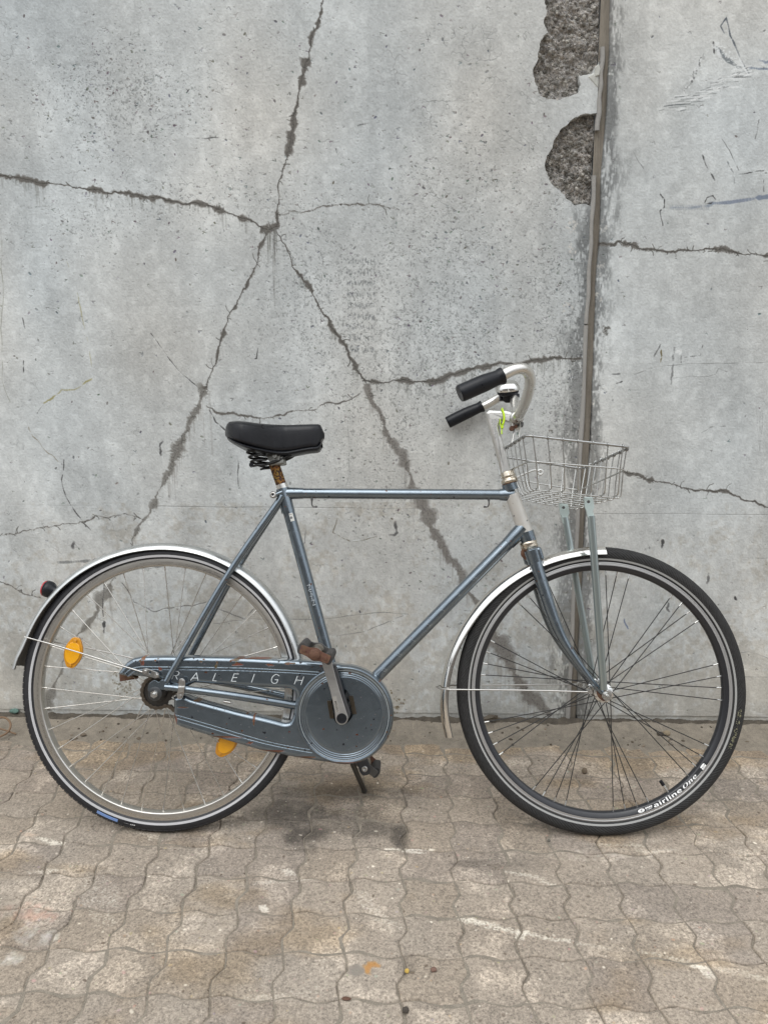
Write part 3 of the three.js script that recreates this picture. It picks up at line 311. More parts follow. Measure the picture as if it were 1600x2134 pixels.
  line([[85, 1745], [110, 1755], [128, 1757]], 8, LIME, 0.6, 1.2); line([[45, 1735], [70, 1740]], 8, '206,180,158', 0.4); line([[200, 1825], [210, 1850], [205, 1870], [215, 1885]], 22, LIME, 0.4, 2); line([[70, 1815], [120, 1810]], 10, LIME, 0.5); line([[205, 1900], [222, 1925]], 12, LIME, 0.5); blot(75, 1945, 50, 28, 700, '206,202,194', 0.07, 4); blot(20, 1995, 30, 16, 260, '204,202,194', 0.07, 4); blot(60, 1905, 60, 26, 300, '200,160,140', 0.08, 6); line([[270, 1730], [320, 1740], [325, 1750]], 10, LIME, 0.35); line([[535, 1840], [580, 1835], [655, 1830]], 9, LIME, 0.4); line([[595, 1810], [607, 1822]], 6, LIME, 0.6); line([[745, 1855], [775, 1895], [820, 1935]], 9, LIME, 0.4, 1.2); line([[545, 1885], [553, 1897]], 4, LIME, 0.7); line([[520, 2080], [560, 2078], [650, 2060]], 12, LIME, 0.3); line([[1510, 1740], [1540, 1790]], 26, LIME, 0.3, 1.6); line([[1545, 1605], [1560, 1640]], 14, LIME, 0.35); blot(1250, 1780, 120, 14, 240, LIME, 0.08, 5);
}
const gT = texOf(gC, { wrap: THREE.MirroredRepeatWrapping }), gBt = texOf(gB, { srgb: false, wrap: THREE.MirroredRepeatWrapping });
const pavers = [1, 0.9, 1.08, 0.96].map((k, i) => new THREE.MeshStandardMaterial({ map: gT, bumpMap: gBt, bumpScale: 0.003, roughness: 0.93, color: new THREE.Color(k, k * [1, 0.995, 1.0, 0.985][i], k * [1, 1.01, 1.0, 0.96][i]) }));
const gUV = (x, z) => [(x - GX0) / GW, 1 - (z - GZ0) / GH];
{
  const pave = thing('pavement', [0, 0, 0]); tag(pave, 'weathered grey-brown interlocking concrete pavers with wavy joints along the foot of the wall', null, null, 'structure');
  const key = (t, K) => { for (let i = 1; i < K.length; i++) if (t <= K[i][0]) { const f = (t - K[i - 1][0]) / (K[i][0] - K[i - 1][0]); return K[i - 1][1] + (K[i][1] - K[i - 1][1]) * f; } return 0; };
  const waveV = t => key(t, [[0, 0], [0.2, 0.05], [0.36, 0.076], [0.64, -0.076], [0.8, -0.05], [1, 0]]), waveH = t => key(t, [[0, 0], [0.14, 0.045], [0.28, 0.056], [0.62, -0.054], [0.82, -0.042], [1, 0]]), TS = [0, 0.14, 0.28, 0.37, 0.5, 0.63, 0.82];
  const r = rngOf(8);
  const outline = (i, j, m) => { // corners shared by neighbours, edges bowed out then in
    const P = [], off = (a, b) => [(LAT[(a * 37 + b * 911 + 5000) & 65535] - 0.5) * 0.007, (LAT[(a * 71 + b * 397 + 9000) & 65535] - 0.5) * 0.007];
    const corner = (a, b) => { const o = off(a, b); return [PX0 + a * PW + o[0], PZ0 - b * PD + o[1]]; };
    const c00 = corner(i, j), c10 = corner(i + 1, j), c11 = corner(i + 1, j + 1), c01 = corner(i, j + 1);
    const n = 7, lerp = (a, b, t) => [a[0] + (b[0] - a[0]) * t, a[1] + (b[1] - a[1]) * t];
    for (let k = 0; k < n; k++) { const t = TS[k], p = lerp(c00, c10, t); P.push([p[0], p[1] - waveH(t) * PD]); }
    for (let k = 0; k < n; k++) { const t = TS[k], p = lerp(c10, c11, t); P.push([p[0] - waveV(t) * PW, p[1]]); }
    for (let k = 0; k < n; k++) { const t = k ? TS[n - k] : 1, p = lerp(c01, c11, t); P.push([p[0], p[1] - waveH(t) * PD]); }
    for (let k = 0; k < n; k++) { const t = k ? TS[n - k] : 1, p = lerp(c00, c01, t); P.push([p[0] - waveV(t) * PW, p[1]]); }
    return P;
  };
  const paver = (i, j) => {
    const P = outline(i, j), n = P.length, cx = P.reduce((s, p) => s + p[0], 0) / n, cz = P.reduce((s, p) => s + p[1], 0) / n;
    const inset = (d, k) => P.map((p, q) => { const a = P[(q + n - 1) % n], b = P[(q + 1) % n], l = Math.hypot(b[0] - a[0], b[1] - a[1]); let nx = (b[1] - a[1]) / l, nz = -(b[0] - a[0]) / l; if (nx * (p[0] - cx) + nz * (p[1] - cz) < 0) { nx = -nx; nz = -nz; } const e = d * (0.75 + k * vn(p[0] * 70, p[1] * 70)); return [p[0] - nx * e, p[1] - nz * e]; });
    const g1 = 0.0003 + 0.0014 * LAT[(i * 131 + j * 17 + 777) & 65535];
    const y0 = -0.0012 * LAT[(i * 51 + j * 29 + 60) & 65535], tx = (LAT[(i * 11 + j * 113) & 65535] - 0.5) * 0.02, tz = (LAT[(i * 19 + j * 57 + 4) & 65535] - 0.5) * 0.02;
    const rings = [[inset(g1, 0.5), -0.02], [inset(g1 + 0.0004, 0.5), -0.0042], [inset(g1 + 0.0014, 1.1), -0.001], [inset(g1 + 0.0038, 1.2), 0], [P.map(p => [cx + (p[0] - cx) * 0.45, cz + (p[1] - cz) * 0.45]), 0.0002]];
    const pos = [], uv = [], idx = []; for (const [Q, y] of rings) for (const p of Q) { pos.push(p[0], y + y0 + (y > -0.01 ? tx * (p[0] - cx) + tz * (p[1] - cz) : 0), p[1]); uv.push(...gUV(p[0], p[1])); }
    pos.push(cx, y0, cz); uv.push(...gUV(cx, cz)); const c = pos.length / 3 - 1;
    for (let q = 0; q < rings.length - 1; q++) for (let k = 0; k < n; k++) { const a = q * n + k, b = q * n + (k + 1) % n; idx.push(a, b, a + n, b, b + n, a + n); }
    for (let k = 0; k < n; k++) idx.push((rings.length - 1) * n + k, (rings.length - 1) * n + (k + 1) % n, c);
    const g = new THREE.BufferGeometry(); g.setAttribute('position', new THREE.Float32BufferAttribute(pos, 3)); g.setAttribute('uv', new THREE.Float32BufferAttribute(uv, 2)); g.setIndex(idx); g.computeVertexNormals(); return g;
  };
  const rest = [];
  for (let j = -16; j <= 8; j++) for (let i = -30; i <= 29; i++) {
    const z = PZ0 - (j + 1) * PD, near = j >= -1 && j <= 8, lim = j < 2 ? 9 : 12;
    if (near && i >= -lim && i < lim) part('paver', paver(i, j), pavers[(LAT[(i * 7 + j * 61 + 300) & 65535] * 4) | 0], pave); else rest.push(paver(i, j));
  }
  const o = part('outer_paving', merge(rest), pavers[0], pave); o.userData.kind = 'stuff';
  // sandy joint filling: sometimes deep, sometimes flush, heaped over the pavers beside the wall
  const [jc, jx] = canvasOf(512, 512); fillNoise(jc, jx, 512, 512, (i, j) => { const l = 0.2 * (1 + 0.5 * (fbm(i * 0.03, j * 0.03, 3) - 0.5) + 0.6 * (vn(i * 0.5, j * 0.5) - 0.5) + 0.4 * (vn(i * 0.9, j * 0.9 + 8) - 0.5)); return [toS(l * 1.1), toS(l * 0.955), toS(l * 0.76)]; });
  const grit = new THREE.MeshStandardMaterial({ map: texOf(jc), bumpMap: texOf(jc, { srgb: false }), bumpScale: 0.002, roughness: 1 });
  const sand = sheet(460, 210, (u, v) => { const x = -1.45 + 2.9 * u, z = 0.004 + 1.28 * v; const n = fbm(x * 9, z * 9, 3), f = vn(x * 160, z * 160); const wall = smooth(0.05 + 0.04 * n, 0.0, z + 0.012 * f) * 0.011 + 0.0062 * smooth(0.24, 0.05, z + 0.16 * (n - 0.5) + 0.02 * (f - 0.5)); return [x, -0.0056 + 0.0036 * smooth(0.3, 0.75, n) + 0.0009 * f + wall, z, x * 4, z * 4]; });
  const s = part('joint_sand', sand, grit, pave); s.userData.kind = 'stuff';
  const ground = part('ground', new THREE.PlaneGeometry(240, 240).rotateX(-Math.PI / 2).translate(0, -0.012, 0), new THREE.MeshStandardMaterial({ color: new THREE.Color(0.2, 0.175, 0.145), roughness: 0.95, map: null }), scene); tag(ground, 'earth-coloured yard ground under and beyond the paving', null, null, 'structure');
  const [oc, ox] = canvasOf(512, 512); fillNoise(oc, ox, 512, 512, (i, j) => { const l = 0.075 * (1 + 0.7 * (fbm(i * 0.03, j * 0.03, 3) - 0.5) + 0.8 * (vn(i * 0.5, j * 0.5) - 0.5)); return [toS(l * 1.12), toS(l * 0.95), toS(l * 0.74)]; });
  const soilMat = new THREE.MeshStandardMaterial({ map: texOf(oc), bumpMap: texOf(oc, { srgb: false }), bumpScale: 0.003, roughness: 1 });
  const soil = part('soil', sheet(700, 26, (u, v) => { const x = -1.6 + 3.2 * u, z = -0.004 + 0.075 * v, n = fbm(x * 7 + 3, 2.5, 3), f = fbm(x * 60, z * 60, 3); return [x, 0.0185 + 0.014 * (n - 0.45) + 0.012 * (f - 0.5) - 0.03 * smooth(0, 0.008 + 0.05 * n, z), z, x * 5, z * 5]; }, false, true), soilMat, scene); tag(soil, 'dark soil gathered in a ragged strip along the foot of the wall', 'soil', null, 'stuff');
  // loose dirt and crumbs lying along the foot of the wall
  const crumb = new THREE.IcosahedronGeometry(1, 0), cm = new THREE.InstancedMesh(crumb, soilMat, 1300); cm.name = 'loose_dirt'; const M = new THREE.Matrix4(), q = new THREE.Quaternion();
  for (let i = 0; i < 1300; i++) { const x = -1.4 + r() * 2.8, z = 0.012 + Math.pow(r(), 2.6) * 0.12, s = 0.0008 + Math.pow(r(), 5) * 0.005; q.setFromEuler(new THREE.Euler(r() * 6, r() * 6, r() * 6)); M.compose(V(x, 0.0005 + (z < 0.05 ? 0.006 * (1 - z / 0.05) : 0), z), q, V(s * (0.7 + r()), s, s * (0.7 + r()))); cm.setMatrixAt(i, M); const k = 0.7 + r() * r() * 2.6; cm.setColorAt(i, new THREE.Color(k, k * 0.95, k * 0.9)); }
  scene.add(cm); tag(cm, 'loose crumbs of dirt strewn along the foot of the wall', 'dirt', null, 'stuff');
}
// ---------------------------------------------------------------- small litter on the ground
{
  const lift = z => 0.019 * smooth(0.07, 0.02, z) + 0.004 * smooth(0.2, 0.08, z);
  const r = rngOf(404), stone = (px, py, size, col, label, name = 'pebble', cat = 'stone') => {
    const [x, z] = groundAt(px, py), g = new THREE.IcosahedronGeometry(1, 2), p = g.attributes.position; const o = r() * 50;
    for (let i = 0; i < p.count; i++) { const v = V(p.getX(i), p.getY(i), p.getZ(i)), k = 0.75 + 0.5 * fbm(v.x * 1.3 + o, v.y * 1.3 + v.z * 1.7, 2); p.setXYZ(i, v.x * k * size[0], v.y * k * size[1], v.z * k * size[2]); }
    g.computeVertexNormals(); g.translate(0, size[1] * 0.75, 0); const m = part(name, g, new THREE.MeshStandardMaterial({ color: new THREE.Color(...col), roughness: 0.85 }), scene); m.position.set(x, lift(z), z); return tag(m, label, cat);
  };
  stone(1388, 1534, [0.011, 0.008, 0.008], [0.26, 0.21, 0.14], 'pale brown pebble on the paving behind the front wheel, beside the wall');
  stone(1376, 1533, [0.013, 0.003, 0.008], [0.07, 0.055, 0.04], 'flat dark scrap of bark beside the pale pebble behind the front wheel', 'bark_scrap', 'bark');
  stone(1217, 1611, [0.007, 0.009, 0.007], [0.15, 0.115, 0.08], 'small brown pebble on the paving seen through the middle of the front wheel');
  stone(848, 2026, [0.0042, 0.004, 0.0042], [0.5, 0.34, 0.08], 'tiny yellow stone lying in a paver joint in the foreground');
  stone(903, 2023, [0.006, 0.004, 0.005], [0.17, 0.1, 0.075], 'small reddish brown crumb on the foreground paving right of the tiny yellow stone');
  stone(1143, 1753, [0.0035, 0.003, 0.003], [0.13, 0.12, 0.1], 'little grey stone on the paving left below the front tyre');
  stone(721, 2082, [0.009, 0.0016, 0.004], [0.11, 0.055, 0.035], 'small flat brown leaf fragment near the bottom of the picture', 'leaf_fragment', 'leaf');
  stone(845, 2108, [0.006, 0.005, 0.005], [0.06, 0.05, 0.04], 'dark crumb stuck in a paver joint at the bottom edge below the tiny yellow stone', 'dirt_crumb', 'crumb');
  stone(175, 1535, [0.009, 0.004, 0.006], [0.14, 0.11, 0.08], 'dark lump of dirt on the paving seen through the left side of the rear wheel', 'dirt_crumb', 'crumb');
  stone(33, 1499, [0.016, 0.008, 0.009], [0.1, 0.17, 0.145], 'greenish broken plastic piece against the wall at the left edge', 'plastic_piece', 'plastic');
  // curled dead leaf against the wall
  const [lx, lz] = groundAt(1020, 1517); const leaf = sheet(12, 6, (u, v) => { const w = Math.sin(Math.PI * clamp(u * 0.98 + 0.01)) * 0.011, a = (v - 0.5) * 2; return [(u - 0.5) * 0.052, 0.006 + 0.01 * a * a * (0.4 + u) + 0.004 * Math.sin(u * 5), a * w + 0.004 * Math.sin(u * 6)]; });
  const lf = part('dead_leaf', leaf, new THREE.MeshStandardMaterial({ color: new THREE.Color(0.12, 0.1, 0.075), roughness: 0.8, side: THREE.DoubleSide }), scene); lf.position.set(lx, lift(lz), lz); lf.rotation.y = 0.25; tag(lf, 'curled grey-brown dead leaf on the dirt at the wall between mudguard and front wheel', 'leaf');
  // loop of old brown cord at the left edge
  const [cx, cz] = groundAt(2, 1530); const cord = tube([V(-0.06, 0.03, -0.01), V(0.0, 0.036, -0.03), V(0.028, 0.024, -0.012), V(0.032, 0.012, 0.02), V(0.0, 0.006, 0.045), V(-0.06, 0.005, 0.05)], 0.0032, { seg: 40, radial: 8, su: 20, sv: 1 });
  const rope = part('cord_loop', merge([cord, tube([V(-0.05, 0.022, -0.005), V(0.01, 0.016, 0.006), V(0.055, 0.004, 0.012)], 0.0026, { seg: 16, radial: 7 })]), new THREE.MeshStandardMaterial({ color: new THREE.Color(0.2, 0.13, 0.08), roughness: 0.9 }), scene); rope.position.set(cx, lift(cz), cz); tag(rope, 'loop of brown cord lying by the wall at the left edge of the picture', 'cord');
}
// ---------------------------------------------------------------- the bicycle, leaning away on its stand
// own axes: x forward, y up along the frame, z out of the drive side; origin under the rear wheel
const BIKE = thing('bicycle', [-0.6049, 0, 0.5545]);
tag(BIKE, 'grey-blue roadster bicycle with chain case and wire basket, leaning on its kickstand by the wall', 'bicycle');
const L = (() => {
  const X = V(0.99996, 0, -0.00864).normalize(), Z0 = X.clone().cross(V(0, 1, 0)), a = 14 * Math.PI / 180, Y = V(0, Math.cos(a), 0).addScaledVector(Z0, -Math.sin(a)), Z = X.clone().cross(Y);
  BIKE.quaternion.setFromRotationMatrix(new THREE.Matrix4().makeBasis(X, Y, Z));
  const O = BIKE.position;
  return (px, py, z = 0) => { const d = ray(px, py), c = V(0, CAM_H, CAM_Z).sub(O), t = (z - c.dot(Z)) / d.dot(Z), P = c.addScaledVector(d, t); return V(P.dot(X), P.dot(Y), z); };
})();
const LP = (pts, z) => pts.map(p => { const q = L(p[0], p[1], p[2] ?? z ?? 0); return q; });
const L2 = (pts, z) => pts.map(p => { const q = L(p[0], p[1], z); return [q.x, q.y]; });
const br = rngOf(2024);

// materials
const metalPaint = (() => {
  const N = 1024, [c, x] = canvasOf(N, N), [rc, rx] = canvasOf(N, N);
  fillNoise(c, x, N, N, (i, j) => { const k = 1 + 0.22 * (fbm(i * 0.02, j * 0.02, 3) - 0.5) + 0.16 * (vn(i * 0.8, j * 0.8) - 0.5) + 0.12 * (LAT[(i * 31 + j * 57) & 65535] - 0.5); return [toS(0.178 * k), toS(0.216 * k), toS(0.25 * k)]; });
  fillNoise(rc, rx, N, N, (i, j) => { const v = 54 + 46 * (fbm(i * 0.03 + 3, j * 0.03, 3) - 0.5) + 16 * (vn(i * 0.5, j * 0.5) - 0.5); return [v, v, v]; });
  for (let i = 0; i < 420; i++) { x.strokeStyle = `rgba(${150 + br() * 60 | 0},${160 + br() * 60 | 0},${170 + br() * 50 | 0},${0.08 + br() * 0.3})`; x.lineWidth = 0.5 + br(); const px = br() * N, py = br() * N, a = br() * 7, l = 4 + br() * 30; x.beginPath(); x.moveTo(px, py); x.lineTo(px + Math.cos(a) * l, py + Math.sin(a) * l * 0.6); x.stroke(); }
  for (let i = 0; i < 230; i++) { const s = 0.8 + Math.pow(br(), 3) * 8, px = br() * N, py = br() * N, rust = br() < 0.5; for (const [q, f] of [[x, rust ? `rgba(${66 + br() * 40 | 0},${38 + br() * 18 | 0},26,0.85)` : 'rgba(26,28,32,0.8)'], [rx, 'rgba(215,215,215,0.9)']]) { q.fillStyle = f; q.beginPath(); for (let k = 0; k < 9; k++) { const a = k / 9 * 6.283, r = s * (0.5 + vn(k * 3.1 + i, s)); k ? q.lineTo(px + Math.cos(a) * r * 1.3, py + Math.sin(a) * r) : q.moveTo(px + Math.cos(a) * r, py + Math.sin(a) * r); } q.fill(); } }
  return { map: texOf(c), roughnessMap: texOf(rc, { srgb: false }) };
})();
const paint = new THREE.MeshPhysicalMaterial({ ...metalPaint, metalness: 0.85, roughness: 1, clearcoat: 0.7, clearcoatRoughness: 0.16 });
const grime = (() => { const N = 512, [c, x] = canvasOf(N, N); fillNoise(c, x, N, N, (i, j) => { const v = clamp(150 + 130 * (fbm(i * 0.02, j * 0.02, 4) - 0.5) + 60 * (vn(i * 0.6, j * 0.6) - 0.5), 20, 255); return [v, v, v]; }); for (let i = 0; i < 90; i++) { x.fillStyle = `rgba(245,245,245,${br() * 0.5})`; x.fillRect(br() * N, br() * N, 1 + br() * 14, 1 + br() * 2); } return texOf(c, { srgb: false }); })();
const metal = (col, rough, metalness = 1) => new THREE.MeshStandardMaterial({ color: new THREE.Color(...col), metalness, roughness: rough * 1.6, roughnessMap: grime });
const chrome = metal([0.78, 0.77, 0.74], 0.16), alloy = metal([0.7, 0.69, 0.66], 0.38), steel = metal([0.52, 0.51, 0.49], 0.36), darkSteel = metal([0.15, 0.148, 0.145], 0.5), blackSteel = metal([0.05, 0.05, 0.05], 0.5), zinc = new THREE.MeshStandardMaterial({ color: new THREE.Color(0.43, 0.49, 0.485), metalness: 0.92, roughness: 0.3 }), bright = metal([0.8, 0.8, 0.78], 0.26);
const rubber = (() => { const N = 512, [c, x] = canvasOf(N, N); fillNoise(c, x, N, N, (i, j) => { const l = 0.022 * (1 + 0.7 * (fbm(i * 0.02, j * 0.02, 3) - 0.5) + 0.4 * (vn(i * 0.7, j * 0.7) - 0.5)); return [toS(l), toS(l), toS(l * 1.08)]; }); return new THREE.MeshStandardMaterial({ map: texOf(c), roughness: 0.62 }); })();
const blackPlastic = new THREE.MeshPhysicalMaterial({ color: new THREE.Color(0.011, 0.012, 0.015), roughness: 0.6, specularIntensity: 0.6, roughnessMap: grime });
const vinyl = new THREE.MeshPhysicalMaterial({ color: new THREE.Color(0.0105, 0.011, 0.0135), roughness: 0.62, specularIntensity: 0.55, roughnessMap: grime, clearcoat: 0.12, clearcoatRoughness: 0.35, bumpMap: grime, bumpScale: 0.0004 });
const rusty = (() => { const N = 512, [c, x] = canvasOf(N, N); fillNoise(c, x, N, N, (i, j) => { const a = fbm(i * 0.025, j * 0.025, 4), b = vn(i * 0.4, j * 0.4), k = 0.6 + 0.9 * a + 0.4 * (b - 0.5); return [toS(0.115 * k), toS(0.058 * k * (0.8 + 0.4 * b)), toS(0.037 * k)]; }); return new THREE.MeshStandardMaterial({ map: texOf(c), roughness: 0.85, bumpMap: texOf(c, { srgb: false }), bumpScale: 0.0012, metalness: 0.1 }); })();
const postRust = (() => { const N = 512, [c, x] = canvasOf(N, N), [mc, mx] = canvasOf(N, N); const f = (i, j) => smooth(0.46, 0.56, fbm(i * 0.11, j * 0.11, 3)); fillNoise(c, x, N, N, (i, j) => { const k = f(i, j), b = vn(i * 0.2, j * 0.2), t = vn(i * 0.04, j * 0.02); return [toS(0.2 + k * (-0.16) + (1 - k) * 0.12 * b), toS(0.095 - k * 0.08 + (1 - k) * 0.08 * t), toS(0.028 - k * 0.016)]; }); return new THREE.MeshStandardMaterial({ map: texOf(c), roughness: 0.6, metalness: 0.35, bumpMap: texOf(c, { srgb: false }), bumpScale: 0.0008 }); })();
const headPaint = (() => { const N = 512, [c, x] = canvasOf(N, N); fillNoise(c, x, N, N, (i, j) => { const k = 1 + 0.14 * (fbm(i * 0.02, j * 0.02, 3) - 0.5); return [toS(0.6 * k), toS(0.58 * k), toS(0.54 * k)]; }); for (let i = 0; i < 40; i++) { const s = 1 + Math.pow(br(), 2) * 9; x.fillStyle = br() < 0.4 ? 'rgba(92,52,34,0.85)' : 'rgba(90,92,96,0.7)'; x.beginPath(); x.ellipse(br() * N, br() * N, s * 0.6, s, br() * 7, 0, 7); x.fill(); } return new THREE.MeshPhysicalMaterial({ map: texOf(c), metalness: 0.35, roughness: 0.42, clearcoat: 0.3 }); })();

// ---- wheels
const CR = L(342, 1435.6), CF = L(1250, 1441.2); CR.y = 0.3455; CF.y = 0.3448;
function wheel(C, front) {
  const w = group('wheel', BIKE); w.position.copy(C);
  const N = 1024;
  if (!front) {
    // tyre: smooth black side walls, white reflective band, block tread
    const H = 96, [c, x] = canvasOf(N, H), [bc, bx] = canvasOf(N, H);
    fillNoise(c, x, N, H, (i, j) => { const l = 0.017 * (1 + 0.8 * (fbm(i * 0.05, j * 0.2, 3) - 0.5) + 0.4 * (vn(i * 0.9, j * 0.9) - 0.5)); return [toS(l * 0.98), toS(l), toS(l * 1.16)]; });
    bx.fillStyle = '#999'; bx.fillRect(0, 0, N, H);
    const R = 0.3455, prof = [[0.3135, 0.008], [0.3145, 0.0125], [0.3205, 0.0165], [0.3215, 0.0168], [0.3265, 0.0176], [0.3275, 0.0178], [0.333, 0.0174], [0.3385, 0.0152], [0.3425, 0.0112], [0.3448, 0.006], [R, 0]];
    const full = prof.concat(prof.slice(0, -1).reverse().map(p => [p[0], -p[1]]));
    const tyre = part('tyre', turned(full, 160), new THREE.MeshStandardMaterial({ map: (() => { const t = texOf(c); t.repeat.set(6, 1); return t; })(), roughness: 0.55 }), w);
    // tread blocks standing proud along both shoulders
    const kn = []; for (let i = 0; i < 150; i++) for (const s of [1, -1]) { const a = (i + (s > 0 ? 0 : 0.5)) / 150 * Math.PI * 2, g = new THREE.BoxGeometry(0.0118, 0.0086, 0.0072); g.rotateX(s * 0.85); g.translate(0, 0.3391, s * 0.0102); g.rotateZ(a); kn.push(g); }
    for (let i = 0; i < 150; i++) { const g = new THREE.BoxGeometry(0.0112, 0.003, 0.009); g.translate(0, 0.3443, 0); g.rotateZ(i / 150 * Math.PI * 2 + 0.01); kn.push(g); }
    const k = part('tread', merge(kn), tyre.material, w); k.userData.kind = 'stuff';
    const [wc2, wx2] = canvasOf(1024, 16); fillNoise(wc2, wx2, 1024, 16, (i, j) => { const l = 0.5 * (1 + 0.5 * (fbm(i * 0.02, j * 0.3, 3) - 0.5)); return [toS(l), toS(l), toS(l * 1.02)]; });
    for (const s of [1, -1]) part('reflective_band', turned([[0.3205, s * 0.0171], [0.3233, s * 0.0175], [0.3262, s * 0.0181]], 160), new THREE.MeshStandardMaterial({ map: texOf(wc2), roughness: 0.5, side: THREE.DoubleSide }), w);
    // printed label and maker's mark on the side wall
    const [tc, tx] = canvasOf(256, 48); tx.fillStyle = '#7d9bd0'; tx.fillRect(0, 0, 256, 48); tx.fillStyle = '#33405f'; for (let i = 0; i < 16; i++) { tx.fillRect(10 + i * 15, 12 + br() * 5, 3 + br() * 7, 3); tx.fillRect(10 + i * 15, 18, 2, 8 + br() * 8); tx.fillRect(12 + i * 15, 28 + br() * 4, 5 + br() * 5, 3); }
    const ang = (px, py) => { const p = L(px, py, 0.017); return Math.atan2(p.y - C.y, p.x - C.x); };
    part('tyre_label', turned([[0.3292, 0.0184], [0.334, 0.0178], [0.3365, 0.0168]], 12, [0, 0, 0], ang(203, 1691), ang(247, 1707)), new THREE.MeshStandardMaterial({ map: texOf(tc), roughness: 0.5, side: THREE.DoubleSide }), w);
    const [kc, kx] = canvasOf(256, 64); kx.fillStyle = '#15161a'; kx.fillRect(0, 0, 256, 64); kx.translate(256, 64); kx.rotate(Math.PI); kx.fillStyle = '#e4e4e4'; kx.font = 'bold 50px sans-serif'; kx.fillText('bike', 8, 46); kx.fillStyle = '#9a9a9a'; kx.fillRect(136, 30, 100, 8);
    part('tyre_print', turned([[0.33, 0.0182], [0.3355, 0.0172]], 10, [0, 0, 0], ang(258, 1709), ang(284, 1716)), new THREE.MeshStandardMaterial({ map: texOf(kc), roughness: 0.55, side: THREE.DoubleSide }), w);
    // alloy rim
    const rim = [[0.3185, 0.0105], [0.3185, 0.0128], [0.3165, 0.0136], [0.3015, 0.0134], [0.2995, 0.0122], [0.2978, 0.009], [0.297, 0]]; part('rim', turned(rim.concat(rim.slice(0, -1).reverse().map(p => [p[0], -p[1]])), 160), metal([0.62, 0.6, 0.56], 0.34), w);
  } else {
    const R = 0.3448, H = 128, [c, x] = canvasOf(N, H), [bc, bx] = canvasOf(N, H);
    fillNoise(c, x, N, H, (i, j) => { const l = 0.021 * (1 + 0.8 * (fbm(i * 0.04, j * 0.2, 3) - 0.5) + 0.5 * (vn(i * 0.9, j * 0.9) - 0.5)); return [toS(l), toS(l * 0.98), toS(l * 0.97)]; });
    fillNoise(bc, bx, N, H, (i, j) => { const v = j / H, m = Math.abs(v - 0.5); const g = m < 0.33 ? (((i / N * 22 + (v < 0.5 ? -1 : 1) * (m) * 16) % 1 + 1) % 1 < 0.42 ? 40 : 200) : 128; return [g, g, g]; });
    const t = texOf(c); t.repeat.set(6, 1); const tb = texOf(bc, { srgb: false }); tb.repeat.set(10, 1);
    const prof = [[0.3078, 0.008], [0.3094, 0.0122], [0.3135, 0.0143], [0.3225, 0.0166], [0.3275, 0.0172], [0.3325, 0.0166], [0.3375, 0.0142], [0.3418, 0.0098], [0.3441, 0.0048], [R, 0]];
    part('tyre', turned(prof.concat(prof.slice(0, -1).reverse().map(p => [p[0], -p[1]])), 160), new THREE.MeshStandardMaterial({ map: t, bumpMap: tb, bumpScale: 0.0022, roughness: 0.72 }), w);
    for (const s of [1, -1]) part('reflective_band', turned([[0.3138, s * 0.0148], [0.316, s * 0.0154], [0.3182, s * 0.0161]], 160), new THREE.MeshStandardMaterial({ color: new THREE.Color(0.34, 0.34, 0.33), roughness: 0.55, side: THREE.DoubleSide }), w);
    const trk = [[0.3096, 0.0095], [0.3096, 0.0126], [0.3088, 0.0132], [0.3066, 0.0132], [0.3062, 0.0124], [0.3056, 0.0124], [0.3052, 0.0132], [0.3014, 0.0129]];
    for (const s of [1, -1]) part('brake_track', turned(trk.map(p => [p[0], s * p[1]]), 160), new THREE.MeshStandardMaterial({ color: new THREE.Color(0.55, 0.55, 0.55), metalness: 0.9, roughness: 0.42, side: THREE.DoubleSide }), w);
    const bk = [[0.302, 0.0126], [0.3005, 0.0128], [0.292, 0.0098], [0.2888, 0.006], [0.288, 0]]; part('rim', turned(bk.concat(bk.slice(0, -1).reverse().map(p => [p[0], -p[1]])), 160), new THREE.MeshPhysicalMaterial({ color: new THREE.Color(0.014, 0.015, 0.019), roughness: 0.38, clearcoat: 0.4, clearcoatRoughness: 0.3 }), w);
    // printed rim name and roundel
    const ang = (px, py) => { const p = L(px, py, 0.011); return Math.atan2(p.y - C.y, p.x - C.x); };
    const decal = (name, a0, a1, wpx, draw) => { const [c2, x2] = canvasOf(wpx, 96); x2.fillStyle = '#1a1c20'; x2.fillRect(0, 0, wpx, 96); x2.fillStyle = x2.strokeStyle = '#f2f2f0'; draw(x2); const t2 = texOf(c2); part(name, sheet(40, 3, (u, v) => { const a = a0 + (a1 - a0) * u, r = 0.3012 + (0.2918 - 0.3012) * v, z = 0.01335 + (0.0102 - 0.01335) * v; return [r * Math.cos(a), r * Math.sin(a), z, u, v]; }), new THREE.MeshStandardMaterial({ map: t2, roughness: 0.45, side: THREE.DoubleSide }), w); };
    decal('rim_print', ang(1327, 1690), ang(1462, 1603), 1400, q => { q.beginPath(); q.ellipse(70, 48, 62, 40, 0, 0, 7); q.fill(); q.fillStyle = '#1a1c20'; q.font = 'italic bold 66px sans-serif'; q.fillText('R', 46, 72); q.fillStyle = '#f2f2f0'; q.font = 'bold 30px sans-serif'; for (let i = 0; i < 4; i++) q.fillRect(150 + i * 34, 14, 28, 30); q.font = 'italic 34px sans-serif'; q.fillRect(150, 60, 40, 5); q.fillRect(200, 58, 70, 9); q.fillRect(150, 76, 100, 4); q.font = 'bold 104px sans-serif'; const fit = (tx, x0, wd, y, hs) => { const m = q.measureText(tx).width; q.save(); q.translate(x0, y); q.scale(wd / m, hs); q.fillText(tx, 0, 0); q.restore(); }; fit('airline', 300, 590, 88, 1.15); q.font = 'italic bold 100px serif'; fit('One', 905, 340, 82, 1.1); q.fillRect(1180, 84, 190, 6); q.fillStyle = '#77797c'; q.fillRect(905, 6, 150, 5); q.fillRect(1075, 4, 130, 5); });
